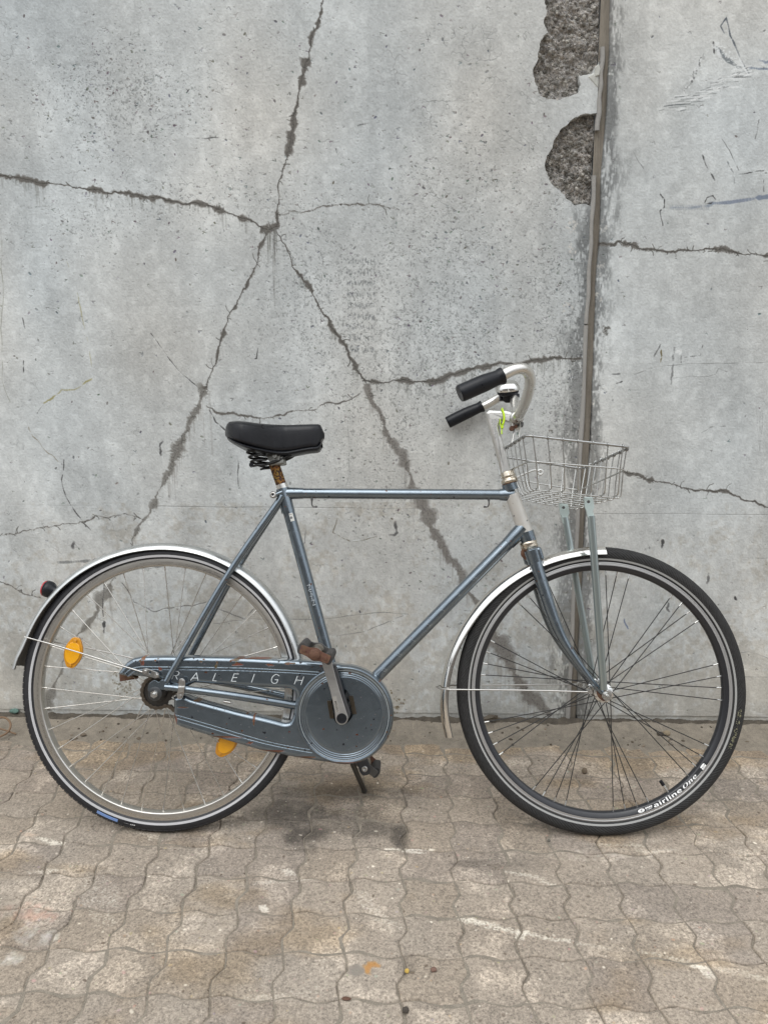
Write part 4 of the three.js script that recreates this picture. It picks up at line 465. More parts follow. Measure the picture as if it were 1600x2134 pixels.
    decal('rim_print', ang(1458, 1606), ang(1472, 1590), 120, q => { q.beginPath(); q.ellipse(60, 26, 40, 20, 0, 0, 7); q.fill(); q.fillRect(26, 52, 68, 38); q.fillStyle = '#1a1c20'; q.fillRect(40, 62, 40, 4); q.fillRect(40, 74, 40, 4); });
    // worn yellow spots of a faded print on the tyre shoulder
    const spots = []; for (let i = 0; i < 90; i++) { const a = ang(1541, 1478) + (ang(1521, 1560) - ang(1541, 1478)) * br(), g = new THREE.CircleGeometry(0.0006 + 0.0007 * br(), 6), rr = 0.3225 + 0.008 * br(); g.translate(rr * Math.cos(a), rr * Math.sin(a), 0.0176); spots.push(g); } const sp = part('tyre_print', merge(spots), new THREE.MeshStandardMaterial({ color: new THREE.Color(0.25, 0.24, 0.15), roughness: 0.7 }), w); sp.userData.kind = 'stuff';
    // valve
    const va = ang(1393, 1652); const d = V(Math.cos(va), Math.sin(va)); part('valve', merge([cyl(d.clone().multiplyScalar(0.281), d, 0.0028, 0.003, 0.018, 10), cyl(d.clone().multiplyScalar(0.2715), d, 0.0036, 0.0036, 0.005, 8)]), bright, w); part('valve_cap', merge([cyl(d.clone().multiplyScalar(0.2635), d, 0.0042, 0.0046, 0.012, 10)]), blackPlastic, w);
  }
  // spokes with nipples
  const rN = front ? 0.2882 : 0.2972, rad = front ? 0.00115 : 0.0011, mat = front ? new THREE.MeshStandardMaterial({ color: new THREE.Color(0.02, 0.02, 0.02), roughness: 0.4 }) : metal([0.62, 0.6, 0.56], 0.3);
  const hub = front ? 0.0185 : 0.026, zf = front ? 0.031 : 0.03, nip = [];
  for (let i = 0; i < 36; i++) {
    const a = front ? (155.6 + 40 * Math.floor(i / 4) + 5.75 * (i % 4)) * Math.PI / 180 : (i * 10) * Math.PI / 180;
    const near = i % 2 === 0 ? 1 : -1, lead = front ? ((i % 4) < 2 ? 1 : -1) : ((i >> 1) % 2 ? 1 : -1);
    const h = a + lead * (front ? 0.95 : 1.05), e = 0.0006;
    const A = V(Math.cos(a) * rN, Math.sin(a) * rN, near * 0.0015), B = V(Math.cos(h) * hub, Math.sin(h) * hub, near * (zf + lead * 0.0015));
    part('spoke', tube([A, B], rad, { radial: 7 }), mat, w);
    const dir = B.clone().sub(A).normalize(); nip.push(cyl(A.clone().addScaledVector(dir, 0.005), dir, 0.0021, 0.0018, 0.012, 8));
  }
  const np = part('spoke_nipples', merge(nip), front ? metal([0.66, 0.66, 0.64], 0.3) : metal([0.72, 0.7, 0.66], 0.26), w); np.userData.kind = 'stuff';
  // hub
  const hp = front ? [[0.0045, -0.052], [0.0045, -0.037], [0.012, -0.035], [0.0225, -0.0325], [0.0225, -0.0295], [0.0135, -0.026], [0.0105, 0], [0.0135, 0.026], [0.0225, 0.0295], [0.0225, 0.0325], [0.012, 0.035], [0.0045, 0.037], [0.0045, 0.052]] : [[0.005, -0.055], [0.016, -0.042], [0.03, -0.033], [0.03, -0.029], [0.024, -0.024], [0.023, 0.02], [0.024, 0.024], [0.03, 0.029], [0.03, 0.033], [0.02, 0.036], [0.012, 0.05], [0.005, 0.06]];
  part('hub', turned(hp, 36), front ? bright : darkSteel, w);
  if (front) { for (const s of [1, -1]) for (let i = 0; i < 6; i++) { const a = i / 6 * 6.283 + 0.4; part('hub_hole', cyl(V(Math.cos(a) * 0.0165, Math.sin(a) * 0.0165, s * 0.0329), V(0, 0, 1), 0.0032, 0.0032, 0.0006, 12), rubber, w); } }
  part('axle', merge([cyl(V(0, 0, 0), V(0, 0, 1), 0.0048, 0.0048, front ? 0.15 : 0.156, 14)]), steel, w);
  return w;
}
const rearWheel = wheel(CR, false), frontWheel = wheel(CF, true);
// amber spoke reflectors
{
  const [ac, ax] = canvasOf(256, 384); ax.fillStyle = '#ffb000'; ax.fillRect(0, 0, 256, 384); for (let j = 0; j < 60; j++) for (let i = 0; i < 40; i++) { ax.fillStyle = (i + j) % 2 ? 'rgba(255,205,30,0.6)' : 'rgba(214,130,0,0.6)'; ax.fillRect(i * 6.4, j * 6.4, 6.4, 6.4); }
  const face = new THREE.MeshPhysicalMaterial({ map: texOf(ac), bumpMap: texOf(ac, { srgb: false }), bumpScale: 0.001, roughness: 0.18, clearcoat: 1, clearcoatRoughness: 0.08 }), edge = new THREE.MeshPhysicalMaterial({ color: new THREE.Color(0.62, 0.27, 0.012), roughness: 0.22, clearcoat: 0.8 });
  const refl = (px, py, ang, z) => {
    const c = L(px, py, z), g = group('reflector', rearWheel); g.position.set(c.x - CR.x, c.y - CR.y, z); g.rotation.z = ang;
    const body = rounded([[-0.009, -0.038], [0.009, -0.038], [0.0225, -0.012], [0.0225, 0.012], [0.009, 0.038], [-0.009, 0.038], [-0.0225, 0.012], [-0.0225, -0.012]], 0.012, 4), inner = rounded([[-0.008, -0.026], [0.008, -0.026], [0.0185, -0.008], [0.0185, 0.01], [0.009, 0.026], [-0.009, 0.026], [-0.0185, 0.01], [-0.0185, -0.008]], 0.009, 4);
    part('reflector_body', merge([plate(body, -0.005, 0.004, 0.002)]), edge, g);
    const f = plate(inner, 0.0035, 0.0075, 0.0012), p = f.attributes.position, u = f.attributes.uv; for (let i = 0; i < p.count; i++) u.setXY(i, p.getX(i) / 0.04 + 0.5, p.getY(i) / 0.06 + 0.5); part('reflector_lens', f, face, g);
    for (const y of [0.029, -0.029]) part('reflector_clip', new RoundedBoxGeometry(0.008, 0.008, 0.006, 2, 0.001).translate(0, y, 0.005), edge, g);
  };
  refl(154, 1360, -0.2, 0.016); refl(474, 1548, -0.62, 0.006);
}
// ---- mudguards
const guardProfile = (w, d, t) => { const o = [], n = 12; for (let i = 0; i <= n; i++) { const a = -1 + 2 * i / n; o.push([w * Math.sin(a * 1.25) / Math.sin(1.25), -d * a * a]); } for (let i = n; i >= 0; i--) { const a = -1 + 2 * i / n; o.push([(w - t) * Math.sin(a * 1.25) / Math.sin(1.25), -d * a * a - t]); } o.push(o[0]); return o; };
{
  const c = L(341, 1437), pts = []; for (let i = 0; i <= 40; i++) { const t = i / 40, a = (2 + t * 170) * Math.PI / 180, r = 0.3505 + 0.0045 * smooth(0, 0.3, t) + 0.0085 * smooth(0.52, 0.95, t) + 0.012 * smooth(0.9, 1, t) ** 2; pts.push(V(c.x + r * Math.cos(a), CR.y + r * Math.sin(a), 0)); }
  
  part('mudguard', swept(pts, guardProfile(0.0265, 0.0155, 0.0012), 140), metal([0.66, 0.67, 0.66], 0.34), BIKE);
  const lining = new THREE.MeshStandardMaterial({ color: new THREE.Color(0.13, 0.125, 0.115), roughness: 0.8, roughnessMap: grime, side: THREE.DoubleSide }), inner = (w, d) => { const o = []; for (let i = 0; i <= 12; i++) { const a = -1 + i / 6; o.push([(w - 0.0024) * Math.sin(a * 1.25) / Math.sin(1.25), -d * a * a - 0.0021]); } return o; };
  part('mudguard_lining', swept(pts, inner(0.0265, 0.0155), 140), lining, BIKE);
  const fp = LP([[1258, 1139], [1215, 1141], [1160, 1152], [1110, 1170], [1060, 1198], [1010, 1240], [970, 1290], [938, 1350], [922, 1405], [916, 1460], [919, 1500], [926, 1535]], 0);
  const g = swept(fp, guardProfile(0.0245, 0.0175, 0.0011), 140); part('mudguard', g, metal([0.82, 0.8, 0.76], 0.14), BIKE); part('mudguard_lining', swept(fp, inner(0.0245, 0.0175), 140), lining, BIKE);
  const st = (pts, r = 0.0018) => part('mudguard_stay', tube(pts, r, { seg: 30, radial: 8 }), steel, BIKE);
  st(LP([[52, 1327, 0.027], [120, 1346, 0.034], [240, 1383, 0.052], [332, 1411, 0.066]])); st(LP([[103, 1336, -0.027], [180, 1350, -0.04], [270, 1370, -0.055], [352, 1392, -0.062]]));
  st(LP([[1228, 1442, 0.062], [1120, 1439, 0.05], [960, 1437, 0.034], [920, 1436, 0.03], [911, 1433, 0.018], [910, 1431, 0], [914, 1429, -0.018], [925, 1428, -0.028], [1000, 1428, -0.036], [1200, 1426, -0.06]]));
}
// tail light
{
  const g = group('tail_light', BIKE), c = L(118, 1232), ax = V(-0.95, 0.2, -0.24).normalize();
  const prof = [[0.008, -0.014], [0.009, -0.004], [0.012, 0.006], [0.0185, 0.014], [0.0205, 0.02], [0.0205, 0.0265]];
  const body = turned(prof.concat([[0, 0.027]]), 32); body.applyQuaternion(new THREE.Quaternion().setFromUnitVectors(V(0, 0, 1), ax)); body.translate(c.x, c.y, 0); part('lamp_body', body, blackPlastic, g);
  const lens = turned([[0.0206, 0.0268], [0.0206, 0.0305], [0.018, 0.0325], [0, 0.0335]], 32); lens.applyQuaternion(new THREE.Quaternion().setFromUnitVectors(V(0, 0, 1), ax)); lens.translate(c.x, c.y, 0); part('lamp_lens', lens, new THREE.MeshPhysicalMaterial({ color: new THREE.Color(0.42, 0.012, 0.022), roughness: 0.2, clearcoat: 1 }), g);
}
// ---- frame
const BB = L(715, 1481);
part('top_tube', tube(LP([[600, 1028], [1062, 1031]]), 0.0127, { seg: 20, radial: 20 }), paint, BIKE);
part('seat_tube', tube([L(589, 1020), BB], 0.0145, { seg: 20, radial: 20 }), paint, BIKE);
{ // down tube with its faded pale lettering
  const [c, x] = canvasOf(2048, 512); x.drawImage(metalPaint.map.image, 0, 0, 1024, 1024, 0, 0, 1024, 512); x.drawImage(metalPaint.map.image, 0, 0, 1024, 1024, 1024, 0, 1024, 512);
  x.font = 'italic 68px sans-serif'; x.fillStyle = 'rgba(190,202,208,0.62)';
  ['H', 'S', 'I', 'T', 'I', 'R', 'B'].forEach((ch, i) => { x.save(); x.translate(560 + i * 170, 256); x.rotate(Math.PI); x.fillText(ch, -20, 20); x.restore(); });
  for (let i = 0; i < 70; i++) { x.fillStyle = br() < 0.5 ? 'rgba(28,30,34,0.8)' : 'rgba(86,92,98,0.8)'; x.fillRect(300 + br() * 1700, 180 + br() * 150, 2 + br() * 12, 1 + br() * 4); }
  const A = L(1086, 1104), m = paint.clone(); m.map = texOf(c); const l = A.distanceTo(BB); part('down_tube', tube([A, BB], 0.0152, { seg: 20, radial: 20, su: 1 / l, sv: 1 }), m, BIKE);
}
const SS = s => tube([L(590, 1034, 0.006 * s).setZ(0.013 * s), L(486, 1190).setZ(0.034 * s), L(347, 1420, 0.066).setZ(0.066 * s)], t => 0.0088 - 0.0012 * t, { seg: 26, radial: 14 });
part('seat_stay', SS(1), paint, BIKE); part('seat_stay', SS(-1), paint, BIKE);
const stayEnd = L(344, 1431, 0.066), CS = s => tube([stayEnd.clone().setZ(0.066 * s), L(470, 1447, 0.055).setZ(0.056 * s), L(612, 1469, 0.034).setZ(0.034 * s), BB.clone().setZ(0.024 * s)], t => 0.0078 + 0.0034 * t, { seg: 30, radial: 14 });
part('chain_stay', CS(1), paint, BIKE); part('chain_stay', CS(-1), paint, BIKE);
part('bottom_bracket', cyl(BB, V(0, 0, 1), 0.021, 0.021, 0.072, 24), paint, BIKE);
{ // lugs at the seat cluster and head
  const d = (a, b) => b.clone().sub(a).normalize();
  const s0 = L(589, 1018), s1 = L(601, 1068), t0 = L(597, 1028), t1 = L(632, 1028.3), h0 = L(1059, 1008), h1 = L(1071, 1050), u0 = L(1070, 1031), u1 = L(1040, 1030.8), v0 = L(1090, 1100), v1 = L(1058, 1133);
  part('seat_lug', merge([tube([s0, s1], 0.0165, { radial: 20 }), tube([t0, t1], [0.0148, 0.0146, 0.0134], { radial: 20, seg: 3 }), cyl(L(572, 1031), V(0, 0, 1), 0.0072, 0.0072, 0.05, 16), tube([L(574, 1031, 0.016), L(588, 1026, 0.012)], 0.006), tube([L(574, 1031, -0.016), L(588, 1026, -0.012)], 0.006)]), paint, BIKE);
  part('clamp_bolt', merge([turned([[0.0085, 0], [0.0085, 0.004], [0.006, 0.0065], [0.003, 0.0065], [0.003, 0.003]], 18).translate(L(569, 1031, 0.03).x, L(569, 1031, 0.03).y, 0.026)]), steel, BIKE);
  part('head_lug', merge([tube([L(1060, 1008), L(1064.5, 1022)], 0.0186, { radial: 22 }).scale(1, 1, 0.995), tube([u0, u1], [0.0165, 0.016, 0.0138], { radial: 20, seg: 3 })]), paint, BIKE);
  part('down_lug', merge([tube([L(1095, 1108), L(1101, 1128)], 0.019, { radial: 22 }), tube([v0, v1], [0.0188, 0.018, 0.0162], { radial: 20, seg: 3 })]), paint, BIKE);
  part('head_tube', tube([L(1066, 1030), L(1098, 1118)], 0.0179, { seg: 8, radial: 24 }), headPaint, BIKE);
  part('headset', (() => { const hd = d(L(1060, 1000), L(1101, 1136)), q = new THREE.Quaternion().setFromUnitVectors(V(0, 0, 1), hd), mk = (p, pr) => { const g = turned(pr, 32); g.applyQuaternion(q); return g.translate(p.x, p.y, p.z); }; return merge([mk(L(1058.5, 992), [[0.0135, -0.012], [0.0165, -0.01], [0.0165, -0.002], [0.019, 0], [0.0165, 0.002], [0.0165, 0.006], [0.0205, 0.008], [0.0215, 0.013], [0.0195, 0.017], [0.0165, 0.018]]), mk(L(1101, 1134), [[0.0165, -0.008], [0.02, -0.007], [0.0215, -0.002], [0.0195, 0.002], [0.0215, 0.004], [0.0205, 0.009], [0.0165, 0.01]])]); })(), metal([0.62, 0.55, 0.45], 0.26), BIKE);
  for (const p of [L(1062, 1006), L(1103, 1143)]) part('headset_rust', (() => { const hd = d(L(1060, 1000), L(1101, 1136)), q = new THREE.Quaternion().setFromUnitVectors(V(0, 0, 1), hd), mk = p => { const g = turned([[0.0185, -0.001], [0.0201, 0.0005], [0.0185, 0.002]], 32); g.applyQuaternion(q); return g.translate(p.x, p.y, p.z); }; return mk(p); })(), rusty, BIKE);
}
part('seat_post', tube([L(570, 963), L(589, 1018)], 0.0129, { seg: 6, radial: 20, su: 6, sv: 0.5 }), postRust, BIKE);
part('post_collar', tube([L(586.5, 1009), L(590, 1020)], 0.0137, { radial: 20 }), alloy, BIKE);
for (const [px, py] of [[650, 1043], [1018, 1043]]) { const s = px < 800 ? 1 : -1; part('pump_peg', merge([cyl(L(px, py - 3, 0.006), V(0, 1, 0), 0.003, 0.003, 0.008, 10), tube(LP([[px, py, 0.006], [px, py + 8, 0.006], [px + 3 * s, py + 13, 0.006], [px + 9 * s, py + 13, 0.006]]), 0.0018, { radial: 7 }), new THREE.SphereGeometry(0.0029, 10, 8).translate(L(px + 9 * s, py + 13, 0.006).x, L(px + 9 * s, py + 13, 0.006).y, 0.006)]), darkSteel, BIKE); }
{ // small sticker and script on the seat tube
  const onTube = (px, py, w, h, rot, draw, name) => { const [c, x] = canvasOf(w * 4000 | 0, h * 4000 | 0); draw(x, c.width, c.height); const t = texOf(c), p = L(px, py, 0.014), ax = BB.clone().sub(L(589, 1020)).normalize(), side = V(-ax.y, ax.x, 0); const tr = name === 'tube_script'; const g = sheet(10, 8, (u, v) => { const a = (u - 0.5) * w / 0.0148, q = p.clone().setZ(0).addScaledVector(side, Math.sin(a) * 0.0148).addScaledVector(ax, (0.5 - v) * h); const d0 = q; return [d0.x, d0.y, Math.cos(a) * 0.0148, u, v]; }); part(name, g, new THREE.MeshStandardMaterial({ map: t, transparent: tr, alphaTest: tr ? 0.4 : 0, roughness: 0.5, side: THREE.DoubleSide }), BIKE); };
  onTube(607, 1078, 0.012, 0.02, 0, (x, w, h) => { x.fillStyle = '#cfcfca'; x.fillRect(0, 0, w, h); x.fillStyle = '#6d6e70'; x.beginPath(); x.arc(w / 2, h * 0.55, w * 0.27, 0, 7); x.fill(); x.fillStyle = '#8b8b86'; x.fillRect(w * 0.2, h * 0.1, w * 0.6, h * 0.1); }, 'sticker');
  onTube(649, 1240, 0.014, 0.06, 0, (x, w, h) => { x.strokeStyle = 'rgba(214,222,226,0.9)'; x.lineWidth = 2.2; x.beginPath(); for (let i = 0; i < 90; i++) { const t = i / 90; x.lineTo(w * (0.5 + 0.3 * Math.sin(i * 0.9) * (0.5 + 0.5 * Math.sin(i * 0.31))), h * (0.04 + 0.92 * t) + 6 * Math.sin(i * 0.7)); } x.stroke(); }, 'tube_script');
}
// ---- fork
{
  const blade = s => tube([...LP([[1114, 1152], [1120, 1180], [1129, 1212], [1140, 1248], [1153, 1288], [1171, 1330], [1194, 1367], [1220, 1403], [1241, 1430], [1252, 1442]], 0.045)].map((p, i) => p.setZ(s * (0.03 + 0.022 * Math.min(1, i / 8)))), t => 0.015 * (1 - 0.55 * smooth(0.25, 1, t)), { seg: 60, radial: 18 });
  part('fork_blade', blade(1), paint, BIKE); part('fork_blade', blade(-1), paint, BIKE);
  const q = new THREE.Quaternion().setFromUnitVectors(V(0, 1, 0), L(1092, 1100).sub(L(1108, 1153)).normalize()), c = L(1110, 1156), g = new RoundedBoxGeometry(0.036, 0.036, 0.088, 4, 0.008); g.applyQuaternion(q); g.translate(c.x, c.y, 0);
  part('fork_crown', g, paint, BIKE);
  const cap = s => { const g2 = new THREE.CylinderGeometry(0.0185, 0.0178, 0.034, 20); g2.scale(1, 1, 0.9); g2.applyQuaternion(q); const p = L(1112, 1160, 0.034); return g2.translate(p.x, p.y, 0.031 * s); };
  part('crown_cap', cap(1), paint, BIKE); part('crown_cap', cap(-1), paint, BIKE);
  part('rusty_bolt', merge([new RoundedBoxGeometry(0.012, 0.016, 0.02, 2, 0.003).translate(L(1093, 1150).x, L(1093, 1150).y, 0.0), tube(LP([[1092, 1140, 0.006], [1088, 1155, 0.006], [1096, 1165, 0.004]]), 0.004)]), rusty, BIKE);
  const end = s => { const g3 = plate(rounded(L2([[1238, 1424], [1252, 1428], [1266, 1440], [1268, 1456], [1256, 1462], [1244, 1452]], 0.05), 0.006), 0, 0.004, 0.0008); return g3.translate(0, 0, s > 0 ? 0.05 : -0.054); };
  part('fork_end', end(1), rusty, BIKE); part('fork_end', end(-1), steel, BIKE);
  const nut = s => merge([new THREE.CylinderGeometry(0.0085, 0.0085, 0.007, 6).rotateX(Math.PI / 2).translate(CF.x, CF.y, s * 0.066), cyl(V(CF.x, CF.y, s * 0.0605), V(0, 0, 1), 0.0115, 0.0115, 0.003, 22), cyl(V(CF.x, CF.y, s * 0.0735), V(0, 0, 1), 0.005, 0.003, 0.009, 12)]);
  part('axle_nut', nut(1), bright, BIKE); part('axle_nut', nut(-1), bright, BIKE);
  const b = L(1228, 1441, 0.06); for (const p of [b, L(1207, 1426, -0.06)]) part('stay_bolt', cyl(p, V(0, 0, 1), 0.006, 0.006, 0.012, 14), bright, BIKE);
}
// ---- stem, bars, grips, bell, zip tie
{
  const st = plate(rounded(L2([[1011, 860], [1018, 853], [1060, 855], [1071, 861], [1071, 884], [1056, 878], [1043, 879], [1040, 890], [1065, 987], [1046, 992]], 0.009), [0.004, 0.004, 0.006, 0.004, 0.004, 0.008, 0.008, 0.01, 0.001, 0.001]), -0.0118, 0.0118, 0.0085, [], 7); part('stem', st, metal([0.66, 0.65, 0.62], 0.4), BIKE);
  const k = L(1074, 873); part('bar_clamp', merge([turned([[0.0122, -0.022], [0.0165, -0.021], [0.0172, 0], [0.0165, 0.021], [0.0122, 0.022]], 28).translate(k.x, k.y, 0), new RoundedBoxGeometry(0.02, 0.016, 0.034, 3, 0.003).translate(k.x - 0.002, k.y - 0.02, 0)]), alloy, BIKE);
  part('clamp_bolt', merge([cyl(L(1066, 893, 0.02), V(0, 0, 1), 0.006, 0.006, 0.012, 12), cyl(L(1074, 889, 0.026), V(0, 0, 1), 0.0048, 0.0048, 0.008, 6)]), rusty, BIKE);
  const bar = merge([tube([k.clone().setZ(-0.02), k.clone().setZ(0.03), ...LP([[1080, 866, 0.06], [1090, 846, 0.105], [1100, 818, 0.155], [1104, 793, 0.195], [1100, 777, 0.222], [1088, 768, 0.242], [1068, 771, 0.255], [1045, 783, 0.262], [1000, 802, 0.27]])], 0.0122, { seg: 90, radial: 18 }),
    tube([k.clone().setZ(0.02), k.clone().setZ(-0.03), ...LP([[1073, 862, -0.06], [1072, 845, -0.11], [1071, 825, -0.17], [1066, 815, -0.21], [1055, 817, -0.24], [1035, 831, -0.26], [1012, 844, -0.265], [980, 858, -0.27]])], 0.0118, { seg: 80, radial: 18 })]);
  part('handlebar', bar, metal([0.76, 0.74, 0.7], 0.32), BIKE);
  const grip = (pts, k) => { const P = LP(pts); return tube(P, t => k * (0.0158 + 0.0024 * smooth(0.1, 0.5, t) + 0.002 * smooth(0.06, 0.02, Math.abs(t - 0.03)) - 0.0016 * smooth(0.96, 1, t)), { seg: 30, radial: 24 }); };
  part('grip', grip([[1047, 783, 0.262], [1000, 802, 0.27], [957, 821, 0.276]], 1.03), blackPlastic, BIKE);
  part('grip', grip([[1006, 846, -0.265], [970, 862, -0.272], [932, 881, -0.278]], 0.93), blackPlastic, BIKE);
  const bell = group('bell', BIKE), bc = L(1057, 806, -0.17), ax = V(-0.12, 0.93, 0.32).normalize(), q = new THREE.Quaternion().setFromUnitVectors(V(0, 0, 1), ax), mk = pr => { const g = turned(pr, 36); g.scale(1.22, 1.22, 1.22); g.applyQuaternion(q); return g.translate(bc.x, bc.y, bc.z); };
  part('bell_dome', mk([[0.0262, -0.008], [0.0268, -0.006], [0.0262, 0], [0.0225, 0.006], [0.0215, 0.0064], [0.0205, 0.009], [0.012, 0.0125], [0, 0.0135]]), chrome, bell);
  part('bell_base', merge([mk([[0, -0.018], [0.019, -0.018], [0.0232, -0.014], [0.0238, -0.008], [0.02, -0.006]]), mk([[0.008, -0.034], [0.012, -0.03], [0.012, -0.018]]), new RoundedBoxGeometry(0.026, 0.02, 0.022, 3, 0.004).translate(L(1050, 828, -0.2).x, L(1050, 828, -0.2).y, -0.2), new RoundedBoxGeometry(0.014, 0.012, 0.014, 2, 0.003).translate(L(1076, 825, -0.15).x, L(1076, 825, -0.15).y, -0.15)]), blackPlastic, bell);
  const zm = new THREE.MeshPhysicalMaterial({ color: new THREE.Color(0.55, 0.78, 0.02), roughness: 0.35, clearcoat: 0.3 });
  const zp = LP([[1046, 853, 0.0135], [1049, 862, 0.0145], [1050, 874, 0.0145], [1047, 886, 0.0135], [1045, 884, 0], [1043, 880, -0.0135], [1044, 866, -0.0145], [1045, 853, -0.0125], [1046, 851, 0], [1046, 853, 0.0135]]);
  part('zip_tie', merge([tube(zp, 0.0017, { seg: 60, radial: 7, flat: 1.5 }), tube(LP([[1047, 886, 0.0135], [1045, 896, 0.015], [1045, 905, 0.016]]), 0.0017, { radial: 7 }), new RoundedBoxGeometry(0.0065, 0.007, 0.006, 2, 0.001).translate(L(1046, 890, 0.016).x, L(1046, 890, 0.016).y, 0.015), tube(LP([[1042, 872, 0.013], [1042, 884, 0.015], [1044, 892, 0.015]]), 0.0013, { radial: 6 })]), zm, BIKE);
  for (const pts of [[[1072, 886, 0.012], [1070, 905, 0.02], [1065, 928, 0.03]], [[1083, 880, 0.03], [1083, 892, 0.05], [1080, 916, 0.07]]]) part('basket_hook', tube(LP(pts), 0.0022, { radial: 8 }), steel, BIKE);
  part('basket_hook', merge([tube(LP([[1078, 884, 0.02], [1086, 888, 0.022], [1088, 880, 0.022]]), 0.0035, { radial: 8 })]), darkSteel, BIKE);
}
// ---- saddle
{
  const s = group('saddle', BIKE), c0 = L(477, 905), c1 = L(676, 905), len = c1.x - c0.x;
  const top = t => { const px = 467 + 210 * t; const y = t < 0.07 ? 907 - 24 * Math.sqrt(Math.max(0, 1 - ((0.07 - t) / 0.07) ** 2)) : 883 + 3.6 * smooth(0.12, 0.4, t) - 1.6 * smooth(0.6, 0.95, t) + 17 * smooth(0.94, 1, t) ** 2; return L(px, y).y; };
  const bot = t => { const px = 467 + 210 * t; const y = 913 + 29 * (1 - (1 - Math.min(1, t / 0.36)) ** 1.7) + 4 * smooth(0.3, 0.52, t) - 10 * smooth(0.55, 0.93, t) - 22 * smooth(0.9, 1, t) ** 2; return L(px, y).y; };
  const wid = t => (0.098 * Math.sqrt(Math.max(0.02, 1 - ((0.26 - Math.min(t, 0.26)) / 0.285) ** 2)) * (1 - smooth(0.2, 0.62, t)) + 0.031 * smooth(0.2, 0.62, t) * Math.sqrt(Math.max(0.03, 1 - (Math.max(0, t - 0.86) / 0.145) ** 2)));
  const g = sheet(48, 60, (u, v) => { const t = 0.004 + 0.992 * v, x = c0.x + len * t, yt = top(t), yb = bot(t), w = wid(t), a = u * Math.PI * 2, ca = Math.cos(a), sa = Math.sin(a), e = 0.55; const zz = Math.sign(ca) * Math.pow(Math.abs(ca), e) * w, h = sa > 0 ? Math.pow(sa, 0.5) : -Math.pow(-sa, 0.22); const my = (yt + yb) / 2 + (yt - yb) * 0.06, fl = sa < 0 ? 1 : 1 - 0.07 * sa; return [x, h > 0 ? my + h * (yt - my) : my + h * (my - yb), zz * fl, u, v * 2]; }, true, true);
  part('seat_cover', g, vinyl, s);
  part('seat_pan', sheet(40, 40, (u, v) => { const t = 0.02 + 0.94 * v, x = c0.x + len * t, yb = bot(t) + 0.006, w = wid(t) * 1.012, a = u * Math.PI * 2; return [x + 0.003, yb - 0.007 + 0.008 * Math.sin(a), Math.cos(a) * w, u, v]; }, true, true), blackPlastic, s);
  const seam = [[545, 885.5], [550, 887], [548, 891], [553, 896]]; part('seam_tear', tube(LP(seam, 0.075).map((p, i) => p.setZ([0.07, 0.085, 0.092, 0.095][i])), 0.0009, { radial: 6 }), new THREE.MeshStandardMaterial({ color: new THREE.Color(0.003, 0.003, 0.003), roughness: 1 }), s);
  for (const sz of [1, -1]) { const a = L(535, 938, 0.05), b = L(545, 972, 0.05), P = []; for (let i = 0; i <= 90; i++) { const t = i / 90, th = t * 3.4 * 2 * Math.PI, r = 0.021 - 0.004 * t; P.push(V(a.x - 0.004 + (b.x - a.x) * t + Math.cos(th) * r, a.y + (b.y - a.y) * t, sz * 0.048 + Math.sin(th) * r)); } part('spring', tube(P, 0.0028, { seg: 150, radial: 8 }), blackSteel, s); }
  for (const sz of [1, -1]) part('saddle_rail', tube(LP([[545, 972], [560, 970], [590, 958], [607, 950], [622, 938]]).map((p, i) => p.setZ(sz * [0.045, 0.035, 0.02, 0.018, 0.016][i])), 0.0038, { radial: 9 }), blackSteel, s);
  part('saddle_rail', tube([L(524, 968, 0.06), L(524, 970).setZ(0), L(524, 968, -0.06)].map((p, i) => p.setZ([0.06, 0, -0.06][i])), 0.0055, { radial: 10 }), blackPlastic, s);
  const k = L(577, 955, 0.02); part('saddle_clamp', merge([cyl(L(574, 953), V(0, 0, 1), 0.0155, 0.0155, 0.052, 22), new RoundedBoxGeometry(0.034, 0.02, 0.046, 3, 0.004).rotateZ(0.14).translate(L(580, 962).x, L(580, 962).y, 0), cyl(L(573, 950, 0.03), V(0, 0, 1), 0.007, 0.006, 0.01, 6)]), metal([0.3, 0.3, 0.28], 0.5), s);
}
